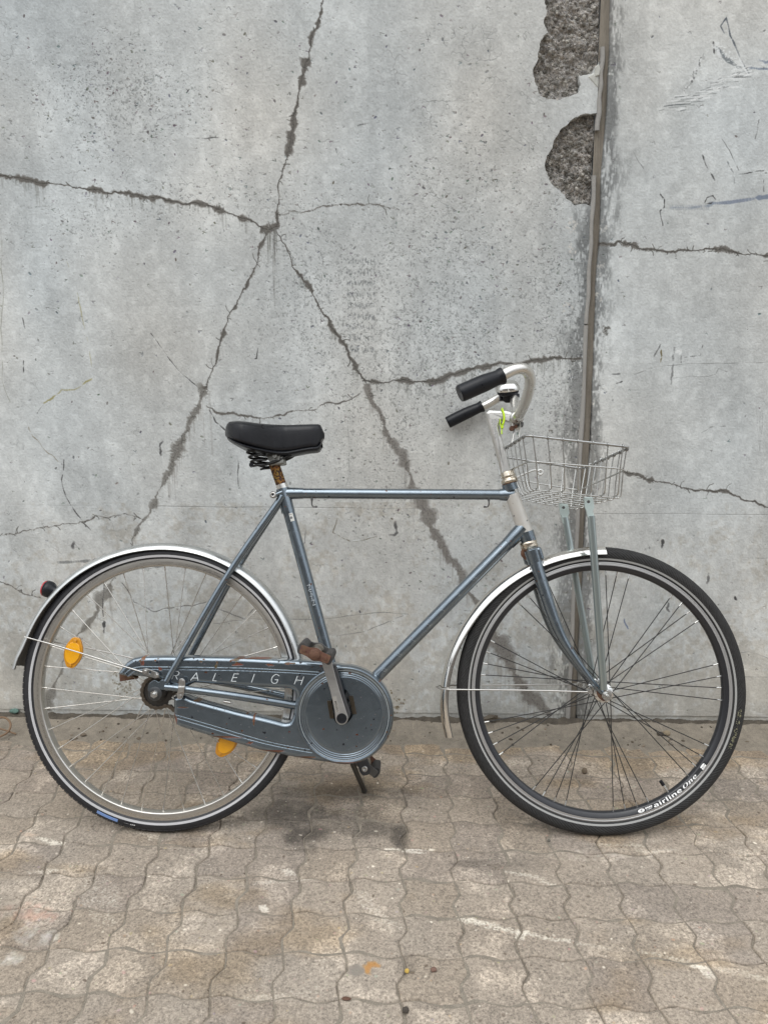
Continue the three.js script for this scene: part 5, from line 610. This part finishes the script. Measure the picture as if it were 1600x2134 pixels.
// ---- basket
{
  const b = group('basket', BIKE), wire = metal([0.55, 0.55, 0.53], 0.32), thick = metal([0.42, 0.42, 0.41], 0.36);
  const C = { nb: L(1094, 907, 0.15), nf: L(1313, 932, 0.15), fb: L(1030, 949, -0.15), ff: L(1213, 977, -0.15), mnb: L(1102, 961, 0.142), mnf: L(1306, 978, 0.142), mfb: L(1036, 993, -0.142), mff: L(1205, 1022, -0.142), bnb: L(1107, 1015, 0.128), bnf: L(1301, 1034, 0.128), bfb: L(1066, 1037, -0.125), bff: L(1198, 1062, -0.128) };
  const mix = (a, c, t) => a.clone().lerp(c, t), ring = (a, c, d, e, r) => { const P = [a, c, d, e], out = []; for (let i = 0; i < 4; i++) { const p = P[i], q = P[(i + 3) % 4], n = P[(i + 1) % 4], A = p.clone().lerp(q, r / p.distanceTo(q)), B = p.clone().lerp(n, r / p.distanceTo(n)); for (let k = 0; k <= 5; k++) { const t = k / 5; out.push(A.clone().multiplyScalar((1 - t) ** 2).addScaledVector(p, 2 * t * (1 - t)).addScaledVector(B, t * t)); } } out.push(out[0].clone()); return out; };
  part('rim_wire', tube(ring(C.nb, C.nf, C.ff, C.fb, 0.02), 0.003, { curve: false, radial: 9, caps: false }), thick, b);
  part('middle_wire', tube(ring(C.mnb, C.mnf, C.mff, C.mfb, 0.025), 0.0018, { curve: false, radial: 8, caps: false }), wire, b);
  const bend = (P, r) => { const out = [P[0]]; for (let i = 1; i < P.length - 1; i++) { const p = P[i], A = p.clone().lerp(P[i - 1], Math.min(0.45, r / p.distanceTo(P[i - 1]))), B = p.clone().lerp(P[i + 1], Math.min(0.45, r / p.distanceTo(P[i + 1]))); for (let k = 0; k <= 4; k++) { const t = k / 4; out.push(A.clone().multiplyScalar((1 - t) ** 2).addScaledVector(p, 2 * t * (1 - t)).addScaledVector(B, t * t)); } } out.push(P[P.length - 1]); return out; };
  const curl = (p, q) => { const d = p.clone().sub(q).normalize(), o = []; for (let k = 0; k < 6; k++) { const a = k / 5 * Math.PI * 1.3; o.push(p.clone().addScaledVector(d, 0.0042 * Math.sin(a)).add(V(0, 0, 0))); } return o; };
  for (let i = 0; i < 7; i++) { const t = (i + 0.5) / 7; const P = [mix(C.nb, C.nf, t), mix(C.mnb, C.mnf, t), mix(C.bnb, C.bnf, t), mix(C.bfb, C.bff, t), mix(C.mfb, C.mff, t), mix(C.fb, C.ff, t)]; part('wire', tube(bend(P, 0.011), 0.00155, { curve: false, radial: 7 }), wire, b); }
  for (let i = 0; i < 8; i++) { const t = (i + 0.6) / 8.2; const P = [mix(C.nb, C.fb, t), mix(C.mnb, C.mfb, t), mix(C.bnb, C.bfb, t), mix(C.bnf, C.bff, t), mix(C.mnf, C.mff, t), mix(C.nf, C.ff, t)]; for (const p of P.slice(2, 4)) p.y -= 0.0032; part('wire', tube(bend(P, 0.011), 0.00155, { curve: false, radial: 7 }), wire, b); }
  // little hooks where the wires wrap the rim
  const hk = []; for (let i = 0; i < 7; i++) for (const [a, c] of [['nb', 'nf'], ['fb', 'ff']]) { const p = mix(C[a], C[c], (i + 0.5) / 7); hk.push(new THREE.TorusGeometry(0.0042, 0.0016, 6, 12).rotateY(Math.PI / 2).translate(p.x, p.y, p.z)); } for (let i = 0; i < 8; i++) for (const [a, c] of [['nb', 'fb'], ['nf', 'ff']]) { const p = mix(C[a], C[c], (i + 0.6) / 8.2); hk.push(new THREE.TorusGeometry(0.0042, 0.0016, 6, 12).translate(p.x, p.y, p.z)); } const h = part('rim_hooks', merge(hk), thick, b); h.userData.kind = 'stuff';
  part('lamp_bracket', merge([tube(LP([[1076, 995, 0.012], [1098, 985, 0.016], [1112, 980, 0.016], [1122, 982, 0.016]]), 0.0066, { radial: 8, flat: 0.4 }), new THREE.TorusGeometry(0.0056, 0.003, 8, 20).translate(L(1125, 984, 0.016).x, L(1125, 984, 0.016).y, 0.016)]), new THREE.MeshStandardMaterial({ color: new THREE.Color(0.7, 0.7, 0.68), metalness: 0.4, roughness: 0.4 }), BIKE);
  const strut = (p0, p1, r) => part('basket_strut', tube([p0, p1], r, { radial: 16, seg: 6 }), zinc, BIKE);
  strut(L(1231, 1075, 0.078), L(1257, 1437, 0.067), 0.0088); strut(L(1177, 1078, -0.075), L(1237, 1424, -0.062), 0.0082);
  const clip = (px, py, px2, py2, z) => { const o = [[-9, -22], [9, -22], [10, 0], [6, 6], [8, 22], [-6, 22], [-8, 6], [-10, 0]].map(p => [px + (px2 - px) * (p[1] + 22) / 60 + p[0], py + p[1]]); const g = plate(rounded(L2(o, z), 0.004), z - 0.003, z + 0.003, 0.001, [circle(L(px, py - 12, z).x, L(px, py - 12, z).y, 0.0036, 14)]); part('strut_clip', g, new THREE.MeshStandardMaterial({ color: new THREE.Color(0.56, 0.65, 0.63), metalness: 0.5, roughness: 0.4 }), BIKE); const p = L(px, py - 12, z); part('clip_screw', cyl(V(p.x, p.y, z), V(0, 0, 1), 0.0038, 0.0038, 0.005, 12), darkSteel, BIKE); };
  clip(1225, 1058, 1232, 1090, 0.08); clip(1173, 1070, 1180, 1100, -0.073);
}
// ---- rear dropout, chain, sprocket
{
  const z = 0.066; part('dropout', plate(rounded(L2([[336, 1416], [350, 1418], [357, 1430], [352, 1441], [335, 1436], [318, 1447], [308, 1440], [310, 1425], [322, 1416], [332, 1422]], z), 0.005), 0.061, 0.067, 0.0012), paint, BIKE);
  part('dropout', plate(rounded(L2([[336, 1416], [350, 1418], [357, 1430], [352, 1441], [335, 1436], [318, 1447], [308, 1440], [310, 1425], [322, 1416], [332, 1422]], z), 0.005), -0.067, -0.061, 0.0012), paint, BIKE);
  part('mudguard_bracket', plate(rounded(L2([[297, 1394], [306, 1392], [332, 1402], [334, 1411], [325, 1414], [298, 1405]], 0.066), 0.004), 0.0645, 0.0685, 0.001, [circle(L(314, 1401, 0.066).x, L(314, 1401, 0.066).y, 0.003, 12)]), metal([0.34, 0.34, 0.33], 0.4), BIKE);
  part('bracket_bolt', merge([[303, 1399], [327, 1407]].map(p => { const q = L(p[0], p[1], 0.07); return merge([cyl(V(q.x, q.y, 0.07), V(0, 0, 1), 0.0062, 0.0058, 0.004, 16), cyl(V(q.x, q.y, 0.0735), V(0, 0, 1), 0.0038, 0.0036, 0.004, 6)]); })), bright, BIKE);
  const a = V(CR.x, CR.y, 0), n = L(324, 1435, 0.078); part('axle_nut', merge([new THREE.CylinderGeometry(0.0092, 0.0092, 0.007, 6).rotateX(Math.PI / 2).translate(a.x, a.y, 0.0715), cyl(V(a.x, a.y, 0.078), V(0, 0, 1), 0.0048, 0.0042, 0.014, 14)]), bright, BIKE);
  part('axle_washer', merge([turned([[0.006, 0.0665], [0.0165, 0.0665], [0.0165, 0.0685], [0.006, 0.0685]], 30).translate(a.x, a.y, 0)]), metal([0.11, 0.115, 0.12], 0.45), BIKE);
  const tip = Array.from({ length: 36 }, (_, i) => { const t = i / 36 * 6.283, r = i % 2 ? 0.0372 : 0.0335; return [a.x + Math.cos(t) * r, a.y + Math.sin(t) * r]; }); part('sprocket', plate(tip, 0.041, 0.0435, 0.0004, [circle(a.x, a.y, 0.023, 20)]), metal([0.07, 0.065, 0.06], 0.5), BIKE);
  const chain = group('chain', BIKE), pts = []; for (let i = 0; i <= 12; i++) { const t = (118 + i * 15.5) * Math.PI / 180; pts.push(V(a.x + Math.cos(t) * 0.0385, a.y + Math.sin(t) * 0.0385, 0.0425)); } const last = L(372, 1486, 0.0425); pts.push(last); const cv = new THREE.CatmullRomCurve3(pts, false, 'centripetal').getSpacedPoints(13);
  const oil = metal([0.16, 0.135, 0.11], 0.42);
  for (let i = 0; i < 13; i++) { const p = cv[i], q = cv[i + 1], m = p.clone().lerp(q, 0.5), l = p.distanceTo(q), an = Math.atan2(q.y - p.y, q.x - p.x), w = i % 2 ? 0.0042 : 0.0032; const o = rounded([[-l / 2 - 0.0042, 0.001], [-l / 2, 0.0056], [0, 0.0024], [l / 2, 0.0056], [l / 2 + 0.0042, 0.001], [l / 2 + 0.0042, -0.001], [l / 2, -0.0056], [0, -0.0024], [-l / 2, -0.0056], [-l / 2 - 0.0042, -0.001]], 0.003, 2); const g = merge([plate(o, w, w + 0.0011, 0.0003, [], 1), plate(o, -w - 0.0011, -w, 0.0003, [], 1), cyl(V(-l / 2, 0, 0), V(0, 0, 1), 0.0037, 0.0037, 0.0065, 10), cyl(V(-l / 2, 0, w + 0.0014), V(0, 0, 1), 0.0017, 0.0014, 0.0012, 8)]); g.rotateZ(an); g.translate(m.x, m.y, m.z); part('link', g, oil, chain); }
}
// ---- chain case
{
  const zF = 0.057, zB = 0.018, cc = L(717, 1491, zF), R = 0.1165;
  const arc = (a0, a1, r, n) => Array.from({ length: n + 1 }, (_, i) => { const a = (a0 + (a1 - a0) * i / n) * Math.PI / 180; return [cc.x + r * Math.cos(a), cc.y + r * Math.sin(a)]; });
  const up = L2([[244, 1406], [254, 1391], [263, 1381], [276, 1373], [292, 1369.5], [340, 1368.5], [420, 1369.5], [500, 1371], [580, 1375], [640, 1378.5], [680, 1381.5]], zF), lo = L2([[660, 1587], [600, 1577], [540, 1564.5], [480, 1547], [420, 1530], [375, 1516], [366, 1511], [361.5, 1492], [360.5, 1455]], zF);
  const slotIn = L2([[360.5, 1452], [384, 1450], [398, 1457], [430, 1466], [500, 1485], [560, 1499], [594, 1508], [604, 1505.5], [609, 1496], [614, 1470], [617, 1450], [613, 1440], [604, 1436], [540, 1433], [470, 1429], [418, 1425], [404, 1424], [396, 1428], [388, 1434], [372, 1436], [350, 1430], [338, 1418], [318, 1413], [300, 1411.5], [272, 1409]], zF);
  const outline = rounded(up.slice(0, -1), 0.02, 3).slice(2).concat(arc(92, -104, R, 44), lo);
  const poly = up.concat(arc(90, -106, R, 44), lo, rounded(slotIn, 0.012, 3).slice(3));
  // printed and worn front: pale pin lines, maker's name, rust
  const N = 2048, M = 1024, p0 = L(236, 1612, zF), p1 = L(836, 1352, zF), sx = N / (p1.x - p0.x), sy = M / (p1.y - p0.y);
  const [c, x] = canvasOf(N, M), [b, bx] = canvasOf(N, M), [rc, rx] = canvasOf(N, M), [mc, mx] = canvasOf(N, M);
  for (let i = 0; i < 2; i++) { x.drawImage(metalPaint.map.image, i * 1024, 0, 1024, 1024); rx.drawImage(metalPaint.roughnessMap.image, i * 1024, 0, 1024, 1024); }
  bx.fillStyle = '#808080'; bx.fillRect(0, 0, N, M); mx.fillStyle = 'rgb(215,215,215)'; mx.fillRect(0, 0, N, M);
  const cp = (px, py) => { const q = L(px, py, zF); return [(q.x - p0.x) * sx, M - (q.y - p0.y) * sy]; };
  const ln = (ctx, pts, w, s) => { ctx.strokeStyle = s; ctx.lineWidth = w; ctx.lineJoin = 'round'; ctx.lineCap = 'round'; ctx.beginPath(); pts.forEach((p, i) => i ? ctx.lineTo(...cp(...p)) : ctx.moveTo(...cp(...p))); ctx.stroke(); };
  // pressed ribs: grooves in the relief, with a thin pale pin line
  const sm = P => new THREE.CatmullRomCurve3(P.map(p => V(p[0], p[1], 0))).getSpacedPoints(60).map(p => [p.x, p.y]);
  const g1 = sm([[262, 1402], [272, 1394], [290, 1389], [340, 1389], [430, 1390], [520, 1392], [600, 1396], [665, 1400]]), g2 = sm([[268, 1408], [278, 1399], [294, 1394.5], [340, 1394.5], [430, 1395.5], [520, 1397.5], [600, 1401], [660, 1405]]), g3 = sm([[364, 1488], [430, 1507], [500, 1528], [560, 1545], [620, 1557], [645, 1561]]), g4 = sm([[364, 1495], [430, 1514], [500, 1535], [560, 1551], [620, 1563], [650, 1568]]);
  for (const g of [g1, g2, g3, g4]) { ln(bx, g, 11, '#3c3c3c'); ln(bx, g, 5, '#1c1c1c'); }
  for (const g of [g1, g4]) { ln(x, g, 2.2, 'rgba(170,184,192,0.75)'); ln(mx, g, 2.2, 'rgb(60,60,60)'); }
  for (const g of [g2, g3]) ln(x, g, 1.2, 'rgba(150,160,168,0.4)');
  const RAL = { w: 3.4 }; const S = (...P) => { ln(x, P, 5.2, 'rgba(222,228,230,0.95)'); ln(mx, P, 5.2, 'rgb(0,0,0)'); ln(rx, P, 5.2, 'rgb(150,150,150)'); };
  S([359, 1415], [365, 1399], [371, 1399], [374, 1402], [373, 1405], [369, 1408], [362, 1408]); S([366, 1408], [370, 1415.5]);
  S([397.5, 1417.5], [410, 1402], [413, 1418]); S([401, 1413], [412, 1413]);
  S([449.5, 1403.5], [443.5, 1418.5], [451, 1419]); S([497.5, 1404.5], [488.5, 1404], [482.5, 1419.5], [492, 1420]); S([485.5, 1412], [494, 1412]);
  S([530.5, 1405], [524.5, 1421.5]); S(...sm([[582, 1408.5], [577, 1405.5], [571, 1407.5], [566.5, 1414], [566.5, 1421], [571, 1424], [577, 1422.5], [579, 1417]])); S([573.5, 1416.5], [579.5, 1416.5]);
  S([620, 1409], [613.5, 1425.5]); S([633, 1410.5], [627, 1427]); S([617, 1417], [630, 1418]);
  // rust where the paint has gone
  const rust = (px, py, rx0, ry0, n, seed) => { if (seed < 100) { rx0 *= 2.1; ry0 *= 2.1; } const [u, v] = cp(px, py), q = rngOf(seed); for (let k = 0; k < n; k++) { const cx = u + (q() - 0.5) * rx0 * 2, cy = v + (q() - 0.5) * ry0 * 2, s = 0.35 + q() * 0.9; for (const [t, f] of [[x, `rgba(${74 + q() * 42 | 0},${46 + q() * 22 | 0},${30 + q() * 13 | 0},${seed < 100 ? 0.9 : 0.8})`], [rx, 'rgba(225,225,225,0.95)'], [mx, 'rgba(20,20,20,0.95)'], [bx, 'rgba(90,90,90,0.8)']]) { t.fillStyle = f; t.beginPath(); for (let a = 0; a < 12; a++) { const th = a / 12 * 6.283, r = (0.55 + 0.7 * vn(a * 2.3 + k * 7 + seed, px)) * s; const X = cx + Math.cos(th) * rx0 * r, Y = cy + Math.sin(th) * ry0 * r; a ? t.lineTo(X, Y) : t.moveTo(X, Y); } t.fill(); } } };
  rust(297, 1379, 9, 13, 4, 1); rust(494, 1374, 12, 4, 5, 2); rust(494, 1379, 8, 6, 4, 34); rust(493, 1385, 14, 4, 5, 3); rust(327, 1374, 5, 5, 2, 4); rust(418, 1379, 5, 4, 2, 5); rust(453, 1385, 4, 7, 2, 6); rust(566, 1387, 9, 4, 3, 7); rust(605, 1384, 14, 4, 4, 8); rust(540, 1373, 60, 1.2, 12, 9); rust(335, 1393, 8, 5, 3, 10); rust(384, 1474, 14, 3, 3, 11); rust(365, 1505, 4, 18, 5, 12); rust(475, 1536, 40, 2.5, 14, 13); rust(520, 1549, 9, 3, 5, 14); rust(560, 1566, 34, 3, 10, 15); rust(632, 1579, 22, 3, 10, 16);  rust(715, 1589, 40, 2, 16, 18); rust(770, 1582, 16, 2, 5, 19); rust(808, 1540, 2, 16, 5, 20); rust(790, 1421, 5, 3, 4, 21); rust(266, 1412, 20, 5, 9, 22); rust(425, 1458, 22, 4, 4, 23); rust(530, 1500, 4, 16, 2, 24);
  for (let i = 0; i < 160; i++) { const px = 260 + br() * 550, py = 1370 + br() * 220; rust(px, py, 1 + br() * 3, 1 + br() * 2.4, 1, 100 + i); }
  for (let i = 0; i < 60; i++) { const px = 360 + br() * 440, py = 1385 + br() * 190; ln(x, [[px, py], [px + (br() - 0.5) * 22, py + (br() - 0.5) * 14]], 0.8 + br(), `rgba(180,192,200,${0.12 + br() * 0.3})`); }
  const caseMat = new THREE.MeshPhysicalMaterial({ map: texOf(c), roughnessMap: texOf(rc, { srgb: false }), metalnessMap: texOf(mc, { srgb: false }), bumpMap: texOf(b, { srgb: false }), bumpScale: 0.0045, metalness: 1, roughness: 0.85, clearcoat: 0.6, clearcoatRoughness: 0.16 });
  const caseUV = g => { const p = g.attributes.position, u = g.attributes.uv; for (let i = 0; i < p.count; i++) u.setXY(i, (p.getX(i) - p0.x) / (p1.x - p0.x), (p.getY(i) - p0.y) / (p1.y - p0.y)); return g; };
  const box = group('chain_case', BIKE);
  part('case_shell', caseUV(plate(poly, zB, zF, 0.0105, [circle(cc.x, L(717, 1490, zF).y, 0.074, 48)], 8)), caseMat, box);
  part('case_lining', plate(L2([[250, 1404], [251, 1420], [288, 1414], [292, 1402]], zB), zB - 0.001, zB + 0.003, 0.001), rusty, box);
  // round cover with ringed edge, open slot round the crank
  const prof = [[0.1135, -0.004], [0.1135, 0.0005], [0.1118, 0.0032], [0.1096, 0.0036], [0.107, 0.0018], [0.1035, 0.0014]]; for (const r of [0.1, 0.0953, 0.0906]) prof.push([r + 0.0019, 0.0014], [r + 0.0008, 0.0004], [r - 0.0006, 0.0004], [r - 0.0017, 0.0014]); prof.push([0.085, 0.0014], [0.0745, 0.0015]);
  const disc = L(717, 1490, zF); 
  part('case_cover', caseUV(turned(prof, 120).translate(disc.x, disc.y, zF)), caseMat, box);
  part('pin_line', turned([[0.1046, 0.00155], [0.1054, 0.00175]], 120).translate(disc.x, disc.y, zF), new THREE.MeshStandardMaterial({ color: new THREE.Color(0.5, 0.54, 0.55), roughness: 0.5, side: THREE.DoubleSide }), box);
  const hole = rounded(L2([[690, 1455], [704, 1437], [722, 1436], [736, 1462], [738, 1486], [732, 1497], [722, 1508], [702, 1508], [692, 1492]], zF), 0.006);
  const lid = new THREE.Shape(circle(0, 0, 0.075, 90).map(p => new THREE.Vector2(disc.x + p[0], disc.y + p[1]))); lid.holes.push(new THREE.Path(hole.map(p => new THREE.Vector2(...p)))); const lg = new THREE.ShapeGeometry(lid, 8); lg.translate(0, 0, zF + 0.0015); part('cover_centre', caseUV(lg), caseMat, box);
  part('case_back', cyl(V(disc.x, disc.y, zB + 0.003), V(0, 0, 1), 0.08, 0.08, 0.002, 40), paint, box);
  part('chain_ring', plate(Array.from({ length: 92 }, (_, i) => { const t = i / 92 * 6.283, q = i % 2 ? 0.094 : 0.09; return [BB.x + Math.cos(t) * q, BB.y + Math.sin(t) * q]; }), 0.036, 0.039, 0.0004, [circle(BB.x, BB.y, 0.076, 40)]), darkSteel, box);
  const sp = new THREE.MeshPhysicalMaterial({ color: new THREE.Color(0.07, 0.075, 0.08), metalness: 0.6, roughness: 0.5 });
  part('spider', merge([plate(rounded(L2([[722, 1438], [735, 1462], [724, 1482], [714, 1482]], zF), 0.004), zF - 0.006, zF - 0.002, 0.001, [rounded(L2([[723, 1450], [729, 1461], [722, 1474], [719, 1471]], zF), 0.003)]), plate(rounded(L2([[690, 1466], [700, 1466], [708, 1488], [702, 1500]], zF), 0.004), zF - 0.006, zF - 0.002, 0.001)]), sp, box);
  const wornGold = metal([0.12, 0.1, 0.075], 0.5); for (const [a, d0] of [[[682, 1460], [688, 1497]], [[727, 1450], [735, 1488]]]) part('slot_guide', merge([0, 1, 2].map(k => { const P = L2([[a[0] + k * 3, a[1]], [a[0] + k * 3 + 2.4, a[1] - 1], [d0[0] + k * 3 + 2.4, d0[1] - 1], [d0[0] + k * 3, d0[1]]], zF); return plate(P, zF, zF + 0.004 + 0.001 * (k % 2), 0.0005, [], 1); })), wornGold, box);
  // clip that holds the case to the chain stay
  const cl = plate(rounded(L2([[374, 1414], [384, 1414], [387, 1422], [384, 1446], [380, 1456], [371, 1457], [369, 1450], [373, 1424]], 0.072), 0.007), 0.07, 0.0735, 0.001); part('case_clip', merge([cl, cyl(L(380, 1421, 0.075), V(0, 0, 1), 0.0042, 0.0042, 0.005, 16), cyl(L(375, 1452, 0.075), V(0, 0, 1), 0.0042, 0.0042, 0.005, 16), plate(L2([[372, 1430], [386, 1430], [384, 1444], [371, 1444]], 0.076), 0.0725, 0.079, 0.002)]), steel, BIKE);
  part('cable_adjuster', merge([cyl(L(474, 1463, 0.05), V(0.98, -0.15, 0), 0.004, 0.004, 0.016, 10), tube(LP([[478, 1464, 0.05], [520, 1484, 0.04], [540, 1495, 0.03]]), 0.0009, { radial: 6 })]), steel, BIKE);
}
// ---- cranks and pedals
{
  const z0 = 0.079, z1 = 0.092;
  const out = L2([[699, 1503], [698, 1492], [697, 1480], [688, 1440], [671, 1384], [664, 1362], [667, 1354], [676, 1352], [684, 1358], [692, 1382], [708, 1440], [722, 1483], [726, 1494], [724, 1505], [716, 1511], [707, 1511]], z1);
  const [c, x] = canvasOf(128, 1024); fillNoise(c, x, 128, 1024, (i, j) => { const l = 0.36 * (1 + 0.35 * (fbm(i * 0.04, j * 0.04, 3) - 0.5) + 0.2 * (vn(i * 0.8, j * 0.8) - 0.5)); return [toS(l * 1.02), toS(l), toS(l * 0.97)]; });
  const cr = group('crank', BIKE), dir = V(out[5][0], out[5][1]).sub(V(...out[0])).normalize(), al = new THREE.MeshStandardMaterial({ map: texOf(c), metalness: 0.75, roughness: 0.48 });
  part('crank_arm', plate(rounded(out, 0.006), z0, z1, 0.0022), al, cr);
  // dark fluted flank beside the pale front face
  part('crank_flank', plate(rounded(L2([[692, 1384], [700, 1384], [716, 1440], [731, 1486], [728, 1496], [722, 1484], [707, 1438]], z0), 0.002), z0 - 0.007, z1 - 0.0016, 0.002), new THREE.MeshStandardMaterial({ color: new THREE.Color(0.075, 0.075, 0.08), metalness: 0.5, roughness: 0.5 }), cr);
  const k = L(712, 1497, z1); part('crank_cap', turned([[0.0118, -0.001], [0.0118, 0.0008], [0.0105, 0.0014], [0.0095, 0.0004], [0.005, 0.0004], [0.0042, 0.001], [0, 0.001]], 28).translate(k.x, k.y, z1), blackPlastic, cr);
  const tb = canvasOf(512, 112), t = tb[1]; t.fillStyle = '#b3b0aa'; t.fillRect(0, 0, 512, 112); t.fillStyle = '#1c1c1c'; t.font = 'bold 84px sans-serif'; t.fillText('CUSTOM', 20, 86, 470);
  const A = L(703.5, 1484, z1), B = L(697, 1451, z1), dd = B.clone().sub(A), sd = V(-dd.y, dd.x, 0).setLength(0.0046); part('crank_print', sheet(4, 1, (u, v) => { const p = A.clone().addScaledVector(dd, u).addScaledVector(sd, (v - 0.5) * 2); return [p.x, p.y, z1 + 0.0004, u, v]; }), new THREE.MeshStandardMaterial({ map: texOf(tb[0]), metalness: 0.6, roughness: 0.5, side: THREE.DoubleSide }), cr);
  part('crank_axle', cyl(V(BB.x, BB.y, 0), V(0, 0, 1), 0.0085, 0.0085, 0.166, 16), steel, BIKE);
  const pa = L(656, 1364, 0.18), off = pa.clone().sub(V(BB.x, BB.y, 0)), pb = V(BB.x - off.x, BB.y - off.y, 0);
  const far = group('crank', BIKE), fd = pb.clone().sub(V(BB.x, BB.y, 0)), u = fd.clone().normalize(), n = V(-u.y, u.x, 0), FP = (a, b) => [BB.x + u.x * a + n.x * b, BB.y + u.y * a + n.y * b], FL = fd.length();
  part('crank_arm', plate(rounded([FP(-0.014, -0.016), FP(0.0, -0.019), FP(0.06, -0.012), FP(FL - 0.03, -0.0125), FP(FL + 0.004, -0.0155), FP(FL + 0.017, -0.009), FP(FL + 0.017, 0.009), FP(FL + 0.004, 0.0155), FP(FL - 0.03, 0.0125), FP(0.06, 0.012), FP(0, 0.019), FP(-0.014, 0.016)], 0.008), -0.092, -0.079, 0.003), new THREE.MeshStandardMaterial({ color: new THREE.Color(0.055, 0.056, 0.06), metalness: 0.4, roughness: 0.5 }), far);
  part('pedal_bolt', merge([turned([[0.0075, 0], [0.0075, 0.002], [0.0055, 0.003], [0.0035, 0.003], [0.003, 0.001], [0, 0.001]], 18).translate(pb.x, pb.y, -0.0795)]), steel, far);
  const block = new THREE.MeshStandardMaterial({ color: new THREE.Color(0.05, 0.047, 0.045), roughness: 0.85 });
  const pedal = (p, s, tilt, zi) => {
    const g = group('pedal', BIKE); g.position.set(p.x, p.y, 0); g.rotation.z = tilt; const zo = zi + 0.082, Z = (a) => s * a, zz = (a, b) => [Math.min(Z(a), Z(b)), Math.max(Z(a), Z(b))];
    const sp2 = []; const pr = [[0.006, zi - 0.01], [0.009, zi], [0.009, zi + 0.006], [0.0075, zi + 0.008], [0.0075, zi + 0.014], [0.0105, zi + 0.016], [0.0105, zi + 0.02], [0.0085, zi + 0.022], [0.0085, zi + 0.028], [0.0115, zi + 0.03], [0.0115, zi + 0.036], [0.0085, zi + 0.04], [0.0085, zo]]; const sg = turned(pr.map(p => [p[0] * 1.25, p[1]]), 20); if (s < 0) sg.rotateY(Math.PI); part('pedal_spindle', sg, metal([0.42, 0.38, 0.33], 0.4), g);
    const ep = (za, th) => plate(rounded([[-0.034, -0.0095], [-0.014, -0.0105], [0, -0.0155], [0.014, -0.0105], [0.034, -0.0095], [0.036, 0.0095], [0.014, 0.0105], [0, 0.0155], [-0.014, 0.0105], [-0.036, 0.0095]], 0.005), ...zz(za, za + th), 0.001);
    part('end_plate', ep(zo, 0.003), rusty, g); part('end_plate', ep(zi + 0.004, 0.003), darkSteel, g);
    part('end_cap', turned([[0.0128, 0], [0.0128, 0.005], [0.0105, 0.009], [0, 0.0105]], 24).rotateY(s < 0 ? Math.PI : 0).translate(0, 0, Z(zo + 0.002)), rusty, g);
    for (const e of [-1, 1]) { const bl = rounded([[e * 0.019, -0.009], [e * 0.036, -0.013], [e * 0.041, -0.006], [e * 0.041, 0.009], [e * 0.034, 0.0165], [e * 0.021, 0.011]].map(q => q), 0.005); part('pedal_rubber', plate(e > 0 ? bl : bl.slice().reverse(), ...zz(zi + 0.008, zo - 0.001), 0.002), block, g); part('rivet', cyl(V(e * 0.025, 0, Z(zo + 0.0036)), V(0, 0, s), 0.0042, 0.0034, 0.003, 14), rusty, g); }
  };
  pedal(pa, 1, -0.36, 0.094); pedal(pb, -1, -0.6, 0.094);
}
// ---- kickstand
{
  const A = L(704, 1520, -0.03), tip = (() => { const [gx, gz] = groundAt(759, 1651), d = V(gx, 0.005, gz).sub(BIKE.position).applyQuaternion(BIKE.quaternion.clone().invert()); return d; })();
  part('kickstand', merge([tube([A, tip], [0.0075, 0.0072, 0.0068], { radial: 12, seg: 4 }), new THREE.SphereGeometry(0.0078, 12, 10).translate(tip.x, tip.y, tip.z), new RoundedBoxGeometry(0.034, 0.03, 0.034, 3, 0.004).translate(A.x, A.y + 0.01, -0.014)]), darkSteel, BIKE);
}
renderer.render(scene, camera);
